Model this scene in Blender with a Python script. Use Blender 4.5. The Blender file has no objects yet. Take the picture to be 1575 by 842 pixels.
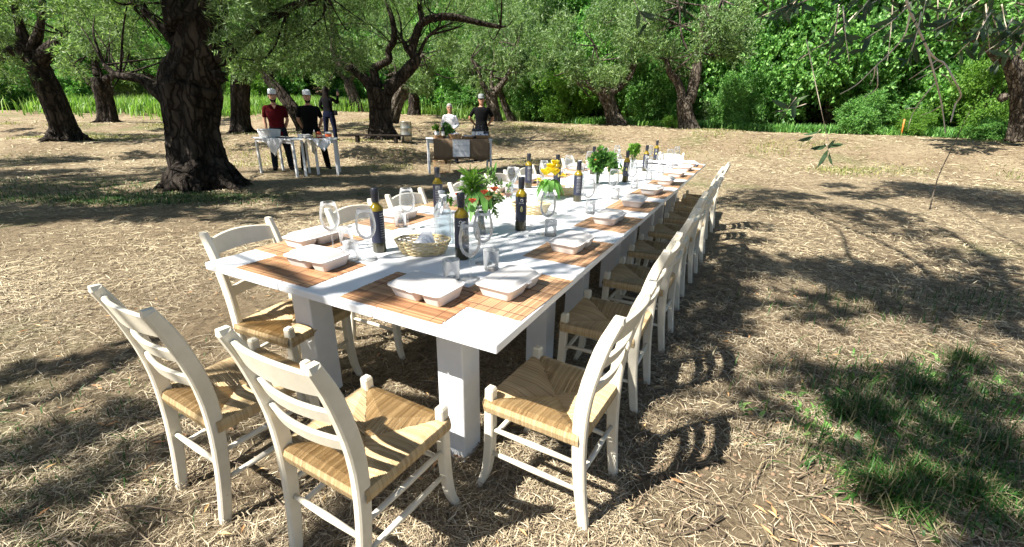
import bpy, bmesh, math, random
import numpy as np
from mathutils import Vector, Matrix
random.seed(7); RS = np.random.RandomState(11)
SC = bpy.context.scene; COL = SC.collection
R = math.radians
# ------------------------------------------------------------------ camera, sky, sun
F_PX, PITCH, ROLL, EYE = 674.12, 0.3505, 0.0165, 1.3922
_c, _s = math.cos(PITCH), math.sin(PITCH)
FWD = np.array([0, _c, -_s]); _u0 = np.array([0, _s, _c]); _r0 = np.array([1., 0, 0])
RGT = math.cos(ROLL)*_r0 + math.sin(ROLL)*_u0; UPV = -math.sin(ROLL)*_r0 + math.cos(ROLL)*_u0
cd = bpy.data.cameras.new('camera'); cam = bpy.data.objects.new('camera', cd); COL.objects.link(cam)
cd.sensor_width = 36; cd.lens = F_PX/1575*36; cd.clip_end = 600; cd.clip_start = .05
M = Matrix.Identity(4)
for i in range(3):
    M[i][0] = RGT[i]; M[i][1] = UPV[i]; M[i][2] = -FWD[i]
M[2][3] = EYE; cam.matrix_world = M; SC.camera = cam
SUN_AZ, SUN_EL = R(32.5), R(49.5)                     # direction the light travels, on the ground; height of the sun
LD = np.array([math.cos(SUN_AZ)*math.cos(SUN_EL), math.sin(SUN_AZ)*math.cos(SUN_EL), -math.sin(SUN_EL)])
w = bpy.data.worlds.new('World'); SC.world = w; w.use_nodes = True
sk = w.node_tree.nodes.new('ShaderNodeTexSky'); sk.sky_type = 'NISHITA'; sk.sun_disc = False
sk.sun_elevation = SUN_EL; sk.sun_rotation = math.atan2(-LD[0], -LD[1]) % (2*math.pi)
bg = w.node_tree.nodes['Background']; bg.inputs[1].default_value = 0.05
w.node_tree.links.new(sk.outputs[0], bg.inputs[0])
sl = bpy.data.lights.new('sun', 'SUN'); sl.energy = 5.0; sl.angle = R(.53); sl.color = (1, .95, .87)
so = bpy.data.objects.new('sun', sl); COL.objects.link(so)
so.rotation_euler = Vector(LD).to_track_quat('-Z', 'Y').to_euler()
SC.view_settings.view_transform = 'Standard'; SC.view_settings.look = 'None'
SC.view_settings.exposure = 1.5; SC.view_settings.gamma = 1
SC.cycles.max_bounces = 6; SC.cycles.transparent_max_bounces = 24; SC.cycles.diffuse_bounces = 3
SC.cycles.glossy_bounces = 3; SC.cycles.transmission_bounces = 4
SC.cycles.caustics_reflective = False; SC.cycles.caustics_refractive = False
SC.cycles.sample_clamp_indirect = 4

def ray(px, py):
    return FWD + RGT*(px-787.5)/F_PX - UPV*(py-421)/F_PX
def at(px, py, z=None, Y=None):                   # the place in the world seen at a photo pixel, on height z or at depth Y
    d = ray(px, py); t = (z-EYE)/d[2] if Y is None else Y/d[1]
    return np.array([0, 0, EYE]) + t*d
YAW = -.4837; NR = np.array([-.0403, 1.1186, 0.])
AX = np.array([math.cos(YAW), math.sin(YAW), 0]); AY = np.array([-math.sin(YAW), math.cos(YAW), 0])
def tb(u, v, z=0): return NR + AX*u + AY*v + np.array([0, 0, z])
TOP = .76
# ------------------------------------------------------------------ materials
def nt(m): m.use_nodes = True; return m.node_tree
def node(t, k, **kw):
    n = t.nodes.new(k)
    for a, b in kw.items(): setattr(n, a, b)
    return n
def ramp(t, src, stops):
    r = node(t, 'ShaderNodeValToRGB'); e = r.color_ramp.elements
    while len(e) < len(stops): e.new(.5)
    for i, (p, c) in enumerate(stops): e[i].position = p; e[i].color = (*c, 1)
    t.links.new(src, r.inputs[0]); return r.outputs[0]
def tex(t, scale, detail=5, rough=.6, stretch=None, coord='Object'):
    n = node(t, 'ShaderNodeTexNoise'); n.inputs['Scale'].default_value = scale
    n.inputs['Detail'].default_value = detail; n.inputs['Roughness'].default_value = rough
    tc = node(t, 'ShaderNodeTexCoord'); s = tc.outputs[coord]
    if stretch:
        mp = node(t, 'ShaderNodeMapping'); mp.inputs['Scale'].default_value = stretch
        t.links.new(s, mp.inputs[0]); s = mp.outputs[0]
    t.links.new(s, n.inputs['Vector']); return n.outputs['Fac']
def mixc(t, f, a, b, mode='MIX'):
    m = node(t, 'ShaderNodeMix', data_type='RGBA', blend_type=mode)
    for s, v in ((m.inputs['Factor'], f), (m.inputs['A'], a), (m.inputs['B'], b)):
        if isinstance(v, (int, float)): s.default_value = v
        elif isinstance(v, tuple): s.default_value = (*v, 1)
        else: t.links.new(v, s)
    return m.outputs['Result']
def bump(t, h, strength, dist=.01):
    b = node(t, 'ShaderNodeBump'); b.inputs['Strength'].default_value = strength
    b.inputs['Distance'].default_value = dist; t.links.new(h, b.inputs['Height']); return b.outputs[0]
def mat(name, c1, c2=None, rough=.6, scale=20, stretch=None, bs=.2, bd=.004, metallic=0, sheen=0, spec=.5, island=None, trans=0):
    m = bpy.data.materials.new(name); t = nt(m); p = t.nodes['Principled BSDF']
    f = tex(t, scale, stretch=stretch)
    c2 = c2 or tuple(x*.8 for x in c1)
    col = ramp(t, f, [(.3, c1), (.7, c2)])
    if island:
        g = node(t, 'ShaderNodeNewGeometry'); ic = ramp(t, g.outputs['Random Per Island'], island)
        col = mixc(t, .85, col, ic)
    t.links.new(col, p.inputs['Base Color'])
    p.inputs['Roughness'].default_value = rough; p.inputs['Metallic'].default_value = metallic
    p.inputs['Specular IOR Level'].default_value = spec
    if bs: t.links.new(bump(t, f, bs, bd), p.inputs['Normal'])
    if trans:
        tr = node(t, 'ShaderNodeBsdfTranslucent'); t.links.new(col, tr.inputs[0])
        mx = node(t, 'ShaderNodeMixShader'); mx.inputs[0].default_value = trans
        t.links.new(p.outputs[0], mx.inputs[1]); t.links.new(tr.outputs[0], mx.inputs[2])
        t.links.new(mx.outputs[0], t.nodes['Material Output'].inputs[0])
    return m
def leafmat(name, stops, trans=.35, rough=.5, spec=.4, nscale=.9):
    m = bpy.data.materials.new(name); t = nt(m); p = t.nodes['Principled BSDF']
    g = node(t, 'ShaderNodeNewGeometry'); c = ramp(t, g.outputs['Random Per Island'], stops)
    c2 = mixc(t, tex(t, nscale, 2), (1.1, 1.08, .8), (.72, .92, 1.1)); col = mixc(t, .8, c, c2, 'MULTIPLY')
    t.links.new(col, p.inputs['Base Color']); p.inputs['Roughness'].default_value = rough
    p.inputs['Specular IOR Level'].default_value = spec
    tr = node(t, 'ShaderNodeBsdfTranslucent')
    t.links.new(mixc(t, 1.0, col, (1.1, 1.3, .6), 'MULTIPLY'), tr.inputs[0])
    mx = node(t, 'ShaderNodeMixShader'); mx.inputs[0].default_value = trans
    t.links.new(p.outputs[0], mx.inputs[1]); t.links.new(tr.outputs[0], mx.inputs[2])
    t.links.new(mx.outputs[0], t.nodes['Material Output'].inputs[0])
    return m
def glassmat(name, tint=(1, 1, 1), base=.04, edge=.55, rough=.02, edge_light=.35):
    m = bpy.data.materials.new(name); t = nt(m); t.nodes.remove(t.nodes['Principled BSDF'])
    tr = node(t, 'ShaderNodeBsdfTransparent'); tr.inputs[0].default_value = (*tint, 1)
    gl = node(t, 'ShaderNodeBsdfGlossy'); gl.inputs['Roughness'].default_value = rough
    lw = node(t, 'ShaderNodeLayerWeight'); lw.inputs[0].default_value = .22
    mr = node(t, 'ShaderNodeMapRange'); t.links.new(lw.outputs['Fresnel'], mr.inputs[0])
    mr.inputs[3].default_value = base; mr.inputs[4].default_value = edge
    df = node(t, 'ShaderNodeBsdfTranslucent'); df.inputs[0].default_value = (*[.85*x for x in tint], 1); m2 = node(t, 'ShaderNodeMixShader'); m2.inputs[0].default_value = edge_light  # pale translucent share brightens the glass edges in place of refracted light
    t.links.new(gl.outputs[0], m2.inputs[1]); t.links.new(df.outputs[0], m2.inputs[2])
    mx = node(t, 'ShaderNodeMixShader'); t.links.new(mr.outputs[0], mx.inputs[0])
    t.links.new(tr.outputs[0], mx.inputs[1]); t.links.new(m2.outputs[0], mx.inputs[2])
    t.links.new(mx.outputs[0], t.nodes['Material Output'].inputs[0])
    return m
MT = {}
MT['white'] = mat('white_paint', (.76, .77, .78), (.68, .69, .70), .38, 9, bs=.1)
MT['cream'] = mat('cream_paint', (.70, .655, .545), (.60, .555, .44), .42, 14, bs=.15)
MT['rush'] = mat('woven_rush', (.46, .34, .185), (.37, .26, .13), .65, 260, bs=.35, island=[(0, (.37, .26, .13)), (.5, (.47, .345, .18)), (1, (.57, .44, .25))])
def wear(m, c, sc, lo, amt, grain=None):
    t = m.node_tree; p = t.nodes['Principled BSDF']; l = p.inputs['Base Color'].links[0].from_socket
    f = ramp(t, tex(t, sc, 8, .75), [(lo, (amt,)*3), (lo+.04, (0,)*3)]); t.links.new(mixc(t, f, l, c), p.inputs['Base Color'])
    if grain: t.links.new(bump(t, tex(t, 14, 6, .7, grain), .25, .004), p.inputs['Normal'])
wear(MT['cream'], (.34, .26, .17), 34, .31, .75); wear(MT['white'], (.42, .38, .33), 26, .30, .6, (1, .12, 1))
MT['box'] = mat('sugarcane_pulp', (.68, .645, .61), (.64, .60, .565), .55, 40, bs=.06)
MT['mat_dark'] = mat('reed_strips', (.42, .17, .07), (.30, .11, .045), .5, 30, (1, 40, 40), island=[(0, (.16, .075, .035)), (.5, (.31, .165, .08)), (1, (.48, .29, .15))])
MT['mat_pale'] = mat('bamboo_slats', (.5, .27, .13), (.42, .2, .09), .5, 30, (40, 1, 40), island=[(0, (.31, .175, .09)), (.5, (.40, .24, .13)), (1, (.48, .31, .18))])
MT['thread'] = mat('dark_thread', (.06, .03, .02), rough=.9)
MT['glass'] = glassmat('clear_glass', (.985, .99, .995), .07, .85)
MT['olive_glass'] = glassmat('olive_glass', (.60, .46, .03), .06, .6)
MT['oil'] = mat('oil_in_glass', (.045, .04, .008), (.02, .018, .006), .12, 6, bs=0, spec=.6)
MT['oil_sunlit'] = mat('sunlit_oil_shoulder', (.42, .30, .015), (.20, .15, .01), .1, 30, (1, 1, .3), bs=0, spec=.6, trans=.4)  # sunlight in the shoulder painted as a golden tone, same oil below
MT['label'] = mat('navy_label', (.018, .022, .045), (.014, .018, .036), .45, 10, bs=0)
MT['cap'] = mat('black_cap', (.012, .014, .022), rough=.35, bs=0)
MT['print'] = mat('label_print', (.75, .75, .7), rough=.5, bs=0)
MT['printy'] = mat('drop_print', (.62, .58, .22), rough=.5, bs=0)
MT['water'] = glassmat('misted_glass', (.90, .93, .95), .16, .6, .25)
MT['basket'] = mat('pale_wicker', (.72, .58, .33), (.60, .45, .22), .55, 50, island=[(0, (.56, .42, .20)), (1, (.80, .68, .42))])
MT['basket_brown'] = mat('brown_wicker', (.42, .26, .12), (.3, .17, .07), .6, 50, island=[(0, (.26, .14, .06)), (1, (.5, .32, .16))])
MT['paper'] = mat('napkin_paper', (.84, .84, .84), (.78, .78, .79), .8, 15, bs=.2)
MT['straw'] = mat('dry_straw', (.4, .3, .18), rough=.75, bs=0, island=[(0, (.05, .036, .022)), (.3, (.17, .128, .078)), (.55, (.37, .30, .19)), (.8, (.50, .425, .285)), (1, (.68, .61, .45))])
MT['strawfar'] = mat('dry_grass', (.4, .3, .18), rough=.8, bs=0, island=[(0, (.13, .095, .06)), (.5, (.46, .38, .24)), (1, (.68, .60, .40))])
MT['twig'] = mat('dry_twig', (.25, .18, .11), rough=.85, bs=.4, scale=60, island=[(0, (.07, .05, .035)), (.6, (.22, .165, .11)), (1, (.42, .34, .24))])
MT['bark'] = mat('old_bark', (.085, .070, .056), (.009, .007, .006), .95, 6, (1, 1, .28), bs=1.0, bd=.10, spec=.1)
def cracks(m, sc, amt):
    t = m.node_tree; p = t.nodes['Principled BSDF']
    v = node(t, 'ShaderNodeTexVoronoi'); v.feature = 'DISTANCE_TO_EDGE'; v.inputs['Scale'].default_value = sc
    tc = node(t, 'ShaderNodeTexCoord'); mp = node(t, 'ShaderNodeMapping'); mp.inputs['Scale'].default_value = (1, 1, .22)
    nz = node(t, 'ShaderNodeTexNoise'); nz.inputs['Scale'].default_value = 3; nz.inputs['Detail'].default_value = 6
    t.links.new(tc.outputs['Object'], nz.inputs['Vector'])
    va = node(t, 'ShaderNodeVectorMath', operation='MULTIPLY_ADD'); t.links.new(nz.outputs['Color'], va.inputs[0]); va.inputs[1].default_value = (.35, .35, .35); t.links.new(tc.outputs['Object'], va.inputs[2])
    t.links.new(va.outputs[0], mp.inputs[0]); t.links.new(mp.outputs[0], v.inputs['Vector'])
    e = ramp(t, v.outputs['Distance'], [(.0, (0,)*3), (.16, (1,)*3)])
    l = p.inputs['Base Color'].links[0].from_socket; t.links.new(mixc(t, e, mixc(t, amt, l, (.012, .010, .008)), l), p.inputs['Base Color'])
    b1 = bump(t, e, .9, .05); b2 = node(t, 'ShaderNodeBump'); b2.inputs['Strength'].default_value = .8; b2.inputs['Distance'].default_value = .03
    t.links.new(tex(t, 18, 8, .8, (1, 1, .3)), b2.inputs['Height']); t.links.new(b1, b2.inputs['Normal']); t.links.new(b2.outputs[0], p.inputs['Normal'])
cracks(MT['bark'], 9, .8)
MT['barkpale'] = mat('pale_branch_bark', (.20, .17, .135), (.035, .028, .022), .9, 8, (1, 1, .35), bs=1, bd=.05, spec=.1)
cracks(MT['barkpale'], 11, .7)
MT['willow'] = leafmat('narrow_grey_green_leaves', [(0, (.035, .068, .02)), (.45, (.12, .19, .065)), (.8, (.27, .37, .16)), (1, (.48, .56, .32))], .42)
MT['broad'] = leafmat('broad_green_leaves', [(0, (.025, .085, .015)), (.5, (.12, .28, .06)), (1, (.34, .56, .17))], .40)
MT['bright'] = leafmat('yellow_green_leaves', [(0, (.07, .16, .02)), (.6, (.14, .27, .035)), (1, (.22, .36, .06))], .4)
MT['grass'] = leafmat('green_grass', [(0, (.02, .055, .012)), (.5, (.04, .12, .02)), (.66, (.08, .17, .035)), (.72, (.20, .165, .09)), (1, (.34, .28, .17))], .25)
MT['meadow'] = leafmat('bright_meadow_grass', [(0, (.12, .22, .04)), (.6, (.21, .34, .07)), (1, (.38, .46, .17))], .4)
MT['wood'] = mat('weathered_wood', (.34, .25, .15), (.16, .11, .07), .8, 12, (1, 1, .1), bs=.5)
MT['darkwood'] = mat('dark_brown_wood', (.035, .028, .022), (.015, .012, .01), .9, 12, (1, 1, .1), bs=.5, spec=.1)  # dark brown tone of the low bench
MT['burlap'] = mat('burlap', (.24, .165, .10), (.17, .115, .07), .95, 120, bs=.6)
MT['cloth'] = mat('white_cloth', (.80, .81, .84), (.74, .75, .78), .85, 12, bs=.3)
MT['beige'] = mat('beige_cloth', (.58, .50, .37), rough=.9, scale=30)
MT['skin'] = mat('skin', (.52, .30, .21), (.46, .25, .17), .5, 12, bs=.05)
MT['skin_tan'] = mat('tanned_skin', (.42, .22, .14), (.36, .18, .11), .5, 12, bs=.05)
MT['red'] = mat('dark_red_cotton', (.085, .006, .009), (.05, .003, .005), .95, 30, spec=.1)
MT['black'] = mat('black_cotton', (.006, .006, .007), (.004, .004, .005), .95, 30, spec=.1)
MT['navy'] = mat('navy_denim', (.006, .009, .028), (.004, .006, .016), .95, 40, spec=.1)
MT['jeans'] = mat('dark_grey_denim', (.014, .02, .03), (.008, .012, .018), .95, 40, spec=.1)
MT['whiteknit'] = mat('white_knit', (.78, .78, .80), (.70, .70, .74), .9, 60)
MT['hair'] = mat('dark_hair', (.009, .006, .005), rough=.7, scale=80, stretch=(1, 1, .1), bs=.6, spec=.15)
MT['grey'] = mat('grey_hair', (.34, .33, .31), (.16, .15, .15), .6, 80, (1, 1, .1), bs=.6)
MT['greycap'] = mat('grey_cap', (.22, .24, .23), rough=.85)
MT['capwhite'] = mat('white_cap', (.78, .82, .88), rough=.8)
MT['plastic'] = mat('milky_plastic', (.78, .79, .80), rough=.35, bs=0)
MT['yellow'] = mat('yellow_petal', (.88, .74, .03), (.85, .62, .02), .5, 14, bs=.1, trans=.25)
MT['orange'] = mat('orange_petal', (.78, .16, .03), (.65, .07, .02), .55, 20, bs=.1)
MT['food'] = mat('yellow_food', (.75, .55, .08), (.6, .35, .05), .6, 60)
MT['sauce'] = mat('red_sauce', (.50, .07, .02), rough=.25, bs=0)
MT['blue'] = mat('blue_print', (.08, .14, .40), rough=.5, bs=0)
MT['steel'] = mat('galvanised_steel', (.50, .50, .46), (.30, .29, .24), .35, 4, metallic=.8)
MT['dark'] = mat('dark_tray', (.02, .022, .03), rough=.4, bs=0)
MT['stake'] = mat('orange_plastic', (.80, .22, .04), rough=.5, bs=0)
MT['soilclod'] = mat('dry_soil', (.30, .21, .13), (.20, .13, .08), .95, 9, bs=1, bd=.03)
MT['greenstem'] = mat('green_stem', (.06, .13, .03), rough=.6)
MT['iris'] = mat('brown_vase_glass', (.03, .05, .045), rough=.12, bs=0)
MT['brick'] = mat('red_roof', (.45, .20, .13), rough=.8)
# ------------------------------------------------------------------ meshes and objects
class MB:
    def __init__(s): s.v = []; s.f = []; s.sm = []; s.m = []
    def add(s, vs, fs, smooth=False, mi=0):
        o = len(s.v); s.v.extend([tuple(map(float, x)) for x in vs])
        for f in fs: s.f.append(tuple(i+o for i in f)); s.sm.append(smooth); s.m.append(mi)
        return s
    def box(s, a, b, bev=0, mi=0, tf=None):
        x0, y0, z0 = a; x1, y1, z1 = b
        if bev:
            vs = []
            for z, e in ((z0, bev), (z0+bev, 0), (z1-bev, 0), (z1, bev)):
                c = bev
                for (x, y) in ((x0+c, y0+e), (x1-c, y0+e), (x1-e, y0+c), (x1-e, y1-c), (x1-c, y1-e), (x0+c, y1-e), (x0+e, y1-c), (x0+e, y0+c)):
                    vs.append((x, y, z))
            fs = [tuple(range(7, -1, -1)), tuple(range(24, 32))]
            for k in range(3):
                for i in range(8): fs.append((k*8+i, k*8+(i+1) % 8, (k+1)*8+(i+1) % 8, (k+1)*8+i))
        else:
            vs = [(x, y, z) for z in (z0, z1) for (x, y) in ((x0, y0), (x1, y0), (x1, y1), (x0, y1))]
            fs = [(3, 2, 1, 0), (4, 5, 6, 7), (0, 1, 5, 4), (1, 2, 6, 5), (2, 3, 7, 6), (3, 0, 4, 7)]
        if tf is not None: vs = [tf @ Vector(v) for v in vs]
        return s.add(vs, fs, False, mi)
    def tube(s, pts, rad, n=8, cap=True, mi=0, smooth=True, sx=1, flute=0, seed=0, upref=None):
        pts = [np.array(p, float) for p in pts]; k = len(pts)
        if not hasattr(rad, '__len__'): rad = [rad]*k
        tan = [pts[min(i+1, k-1)]-pts[max(i-1, 0)] for i in range(k)]
        tan = [t/(np.linalg.norm(t)+1e-9) for t in tan]
        up = np.array(upref if upref is not None else ([0, 0, 1.] if abs(tan[0][2]) < .9 else [1., 0, 0]))
        vs = []
        for i in range(k):
            a = np.cross(tan[i], up); a /= np.linalg.norm(a)+1e-9; b = np.cross(a, tan[i]); up = b
            for j in range(n):
                th = 2*math.pi*j/n; r = rad[i]
                if flute:
                    r *= 1+flute*(.5*math.sin(3*th+seed+i*.05)+.42*math.sin(5*th+seed*2.1+i*.09)+.45*math.sin(9*th+seed*3+i*.06)+.22*math.sin(14*th+i*.2)+.22*(RS.rand()-.5))
                vs.append(pts[i]+a*math.cos(th)*r*sx+b*math.sin(th)*r)
        fs = [(i*n+j, i*n+(j+1) % n, (i+1)*n+(j+1) % n, (i+1)*n+j) for i in range(k-1) for j in range(n)]
        if cap: fs += [tuple(range(n-1, -1, -1)), tuple((k-1)*n+j for j in range(n))]
        return s.add(vs, fs, smooth, mi)
    def lathe(s, prof, n=24, c=(0, 0, 0), mi=0, close=False, smooth=True, sx=1, sy=1):
        vs = [(c[0]+r*sx*math.cos(2*math.pi*j/n), c[1]+r*sy*math.sin(2*math.pi*j/n), c[2]+z) for r, z in prof for j in range(n)]
        k = len(prof)
        fs = [(i*n+j, i*n+(j+1) % n, (i+1)*n+(j+1) % n, (i+1)*n+j) for i in range(k-1) for j in range(n)]
        if close: fs += [tuple(range(n-1, -1, -1)), tuple((k-1)*n+j for j in range(n))]
        return s.add(vs, fs, smooth, mi)
    def rings(s, rs, n=16, mi=0, smooth=True, pw=2.0):     # stacked superellipse rings (cx,cy,z,rx,ry)
        vs = []
        for (cx, cy, z, rx, ry) in rs:
            for j in range(n):
                a = 2*math.pi*(j+.5)/n; ca, sa = math.cos(a), math.sin(a)
                vs.append((cx+rx*math.copysign(abs(ca)**(2/pw), ca), cy+ry*math.copysign(abs(sa)**(2/pw), sa), z))
        k = len(rs)
        fs = [(i*n+j, i*n+(j+1) % n, (i+1)*n+(j+1) % n, (i+1)*n+j) for i in range(k-1) for j in range(n)]
        fs += [tuple(range(n-1, -1, -1)), tuple((k-1)*n+j for j in range(n))]
        return s.add(vs, fs, smooth, mi)
    def mesh(s, name, mats):
        me = bpy.data.meshes.new(name); me.from_pydata(s.v, [], s.f)
        for m in (mats if isinstance(mats, (list, tuple)) else [mats]): me.materials.append(m)
        me.polygons.foreach_set('use_smooth', s.sm); me.polygons.foreach_set('material_index', s.m)
        me.update(); return me
    def build(s, name, mats, parent=None, loc=(0, 0, 0), rz=0):
        o = bpy.data.objects.new(name, s.mesh(name, mats)); COL.objects.link(o)
        o.location = Vector(loc); o.rotation_euler.z = rz; o.parent = parent; return o
def npmesh(name, V, Fq, m):                          # fast quads/tris from arrays
    me = bpy.data.meshes.new(name); n = Fq.shape[1]
    me.vertices.add(len(V)); me.vertices.foreach_set('co', V.astype('f').ravel())
    me.loops.add(Fq.size); me.loops.foreach_set('vertex_index', Fq.astype('i').ravel())
    me.polygons.add(len(Fq)); me.polygons.foreach_set('loop_start', np.arange(0, Fq.size, n, dtype='i'))
    me.update(calc_edges=True); me.materials.append(m); return me
def link(name, me, parent=None, loc=(0, 0, 0), rz=0, sc=1):
    o = bpy.data.objects.new(name, me); COL.objects.link(o); o.parent = parent
    o.location = Vector(loc); o.rotation_euler.z = rz; o.scale = (sc, sc, sc); return o
def tag(o, label=None, cat=None, group=None, kind=None):
    for k, v in (('label', label), ('category', cat), ('group', group), ('kind', kind)):
        if v: o[k] = v
    return o
def thing(name, label, cat, loc=(0, 0, 0), rz=0, group=None):
    o = bpy.data.objects.new(name, None); COL.objects.link(o); o.empty_display_size = .1
    o.location = Vector(loc); o.rotation_euler.z = rz; return tag(o, label, cat, group)
KIDS = {}
def dup(root, label, loc, rz=0, sc=None):
    r = root.copy(); COL.objects.link(r); r.location = Vector(loc); r.rotation_euler.z = rz; r['label'] = label
    if sc: r.scale = (sc, sc, sc)
    for c in kids(root):
        d = c.copy(); COL.objects.link(d); d.parent = r
        for g in kids(c):
            e = g.copy(); COL.objects.link(e); e.parent = d
    return r
def kids(o):
    if o.name not in KIDS: KIDS[o.name] = [c for c in COL.objects if c.parent == o]
    return KIDS[o.name]
def spline(P, n):                                   # Catmull-Rom through rows of P
    P = np.array(P, float); k = len(P); out = []
    Q = np.vstack([2*P[0]-P[1], P, 2*P[-1]-P[-2]])
    for t in np.linspace(0, k-1-1e-6, n):
        i = int(t); f = t-i; a, b, c, d = Q[i:i+4]
        out.append(.5*((2*b)+(-a+c)*f+(2*a-5*b+4*c-d)*f*f+(-a+3*b-3*c+d)*f**3))
    return np.array(out)
ORD = ['nearest', 'second', 'third', 'fourth', 'fifth', 'sixth', 'seventh', 'eighth', 'farthest']
# ------------------------------------------------------------------ ground
CTRL = []
for px, py, Y in [(95, 215, 15), (165, 188, 22), (375, 205, 17), (590, 215, 15.5), (548, 172, 30), (606, 190, 21), (637, 177, 27), (765, 187, 24),
                  (785, 187, 25), (945, 193, 22), (1058, 198, 20), (1200, 204, 20), (1350, 208, 18), (1560, 218, 15), (20, 168, 30), (250, 166, 32), (450, 166, 32), (860, 190, 26)]:
    p = at(px, py, Y=Y); CTRL.append((p[0], p[1], p[2]))
for x in range(-14, 15, 3):
    for y in (-8, -4, 0, 3, 6, 8.5): CTRL.append((x, y, 0))
for x in (-8, -5, -2, 1, 4, 7): CTRL.append((x, 11, .0 if x < 1 else .05))
for x in (-18, -22): CTRL.append((x, 6, 0)); CTRL.append((x, 12, 0))
CT = np.array(CTRL)
def terrain(x, y):
    x = np.asarray(x, float); y = np.asarray(y, float)
    d2 = (x[..., None]-CT[:, 0])**2+(y[..., None]-CT[:, 1])**2
    wt = 1/(d2+.6)**2.2; z = (wt*CT[:, 2]).sum(-1)/wt.sum(-1)
    return z+np.clip(y-38+np.clip(x*.25, -6, 12), 0, None)*.42
def tz(x, y): return float(terrain(np.array([x]), np.array([y]))[0])
g = np.concatenate([-np.geomspace(150, 12, 34), np.linspace(-11.6, 11.6, 120), np.geomspace(12, 150, 34)])
gy = np.concatenate([-np.geomspace(60, 3, 12), np.linspace(-2.8, 14, 110), np.geomspace(14.2, 170, 60)])
GX, GY = np.meshgrid(g, gy); GZ = terrain(GX, GY)
mnd = .012*np.sin(GX*3.1+1)*np.sin(GY*2.7)+.02*np.sin(GX*.9)*np.sin(GY*1.1+2)+.006*RS.randn(*GX.shape)
GZ += mnd*(np.hypot(GX, GY) < 40)
V = np.stack([GX, GY, GZ], -1).reshape(-1, 3); nx = len(g); ny = len(gy)
I = np.arange((ny-1)*nx).reshape(ny-1, nx)[:, :-1].ravel()
gm = bpy.data.materials.new('trodden_ground'); t = nt(gm); p = t.nodes['Principled BSDF']
n1 = tex(t, .55, 6); n2 = tex(t, 7, 8, .7); n3 = tex(t, 60, 6, .7)
soil = ramp(t, n2, [(.3, (.12, .087, .053)), (.5, (.24, .178, .108)), (.7, (.40, .315, .20))])
dry = ramp(t, n3, [(.3, (.22, .165, .10)), (.7, (.52, .43, .28))])
c = mixc(t, ramp(t, n1, [(.4, (.2,)*3), (.6, (.85,)*3)]), soil, dry)
gr = ramp(t, tex(t, 22, 6), [(.3, (.06, .11, .03)), (.7, (.20, .24, .08))])
c = mixc(t, ramp(t, tex(t, .33, 5, .7), [(.56, (0,)*3), (.68, (.6,)*3)]), c, gr)
t.links.new(c, p.inputs['Base Color']); p.inputs['Roughness'].default_value = .95; p.inputs['Specular IOR Level'].default_value = .15
c = mixc(t, ramp(t, tex(t, 16, 9, .85), [(.36, (1,)*3), (.52, (0,)*3)]), c, (.07, .048, .03))
t.links.new(c, p.inputs['Base Color']); t.links.new(bump(t, tex(t, 22, 9, .85), 1.0, .06), p.inputs['Normal'])
go = link('ground', npmesh('ground', V, np.stack([I, I+1, I+nx+1, I+nx], 1), gm)); tag(go, kind='structure')
def strips(n, pos, ang, L, W, lift, tilt, m, name, bend=.16):          # flat bent strips lying about
    h = np.stack([np.cos(ang)*np.cos(tilt), np.sin(ang)*np.cos(tilt), np.sin(tilt)], 1)
    s = np.stack([-np.sin(ang), np.cos(ang), RS.uniform(-.5, .5, n)], 1)
    b = (RS.rand(n)-.5)*bend
    mid = pos+np.stack([-np.sin(ang)*b*L, np.cos(ang)*b*L, lift+L*.04], 1)
    a = pos-h*(L/2)[:, None]; e = pos+h*(L/2)[:, None]; a[:, 2] += lift; e[:, 2] += lift
    a[:, 2] = np.maximum(a[:, 2], pos[:, 2]-.004); e[:, 2] = np.maximum(e[:, 2], pos[:, 2]-.004)
    w2 = s*(W/2)[:, None]
    V = np.stack([a-w2*.6, a+w2*.6, mid-w2, mid+w2, e-w2*.5, e+w2*.5], 1).reshape(-1, 3)
    o = np.arange(n)[:, None]*6
    return link(name, npmesh(name, V, np.concatenate([o+np.array([[0, 2, 3, 1]]), o+np.array([[2, 4, 5, 3]])]), m))
def scatter(n, r0, r1, a0, a1, pw=1.0):
    r = r0+(r1-r0)*RS.rand(n)**pw; a = R(90)-np.radians(RS.uniform(a0, a1, n))
    return r*np.cos(a), r*np.sin(a)
def straw(n, r0, r1, L0, L1, W0, W1, name, label, m, pw=1.3, lift=.02):
    x, y = scatter(n, r0, r1, -62, 62, pw)
    keep = (np.sin(x*2.3+1.3*np.sin(y*1.9))*np.sin(y*2.1+1.1*np.sin(x*1.7)) > -1.0+.9*(RS.rand(n)-.3))
    keep &= ~((np.hypot((x-1.0)/.55, (y-1.25)/.30) < 1) & (RS.rand(n) < .8))
    x, y = x[keep], y[keep]; n = len(x)
    pos = np.stack([x, y, terrain(x, y)+.003], 1)
    o = strips(n, pos, RS.uniform(0, 6.283, n), RS.uniform(L0, L1, n)*(.4+RS.rand(n)), RS.uniform(W0, W1, n),
               RS.rand(n)**2*lift, RS.randn(n)*.16, m, name)
    return tag(o, label, 'straw', kind='stuff')
straw(230000, .5, 5.5, .02, .085, .0012, .0032, 'straw_litter', 'dry straw and shredded twigs strewn thickly over the near ground', MT['straw'], 1.15, .03)
straw(150000, 4.5, 16, .03, .13, .003, .0065, 'straw_litter', 'dry straw thinly covering the clearing around the far half of the long table', MT['strawfar'], 1.1)
straw(60000, 13, 34, .08, .26, .009, .020, 'dry_grass', 'pale dry mown grass at the far edge of the clearing', MT['strawfar'], 1)
tw = MB()
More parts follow.
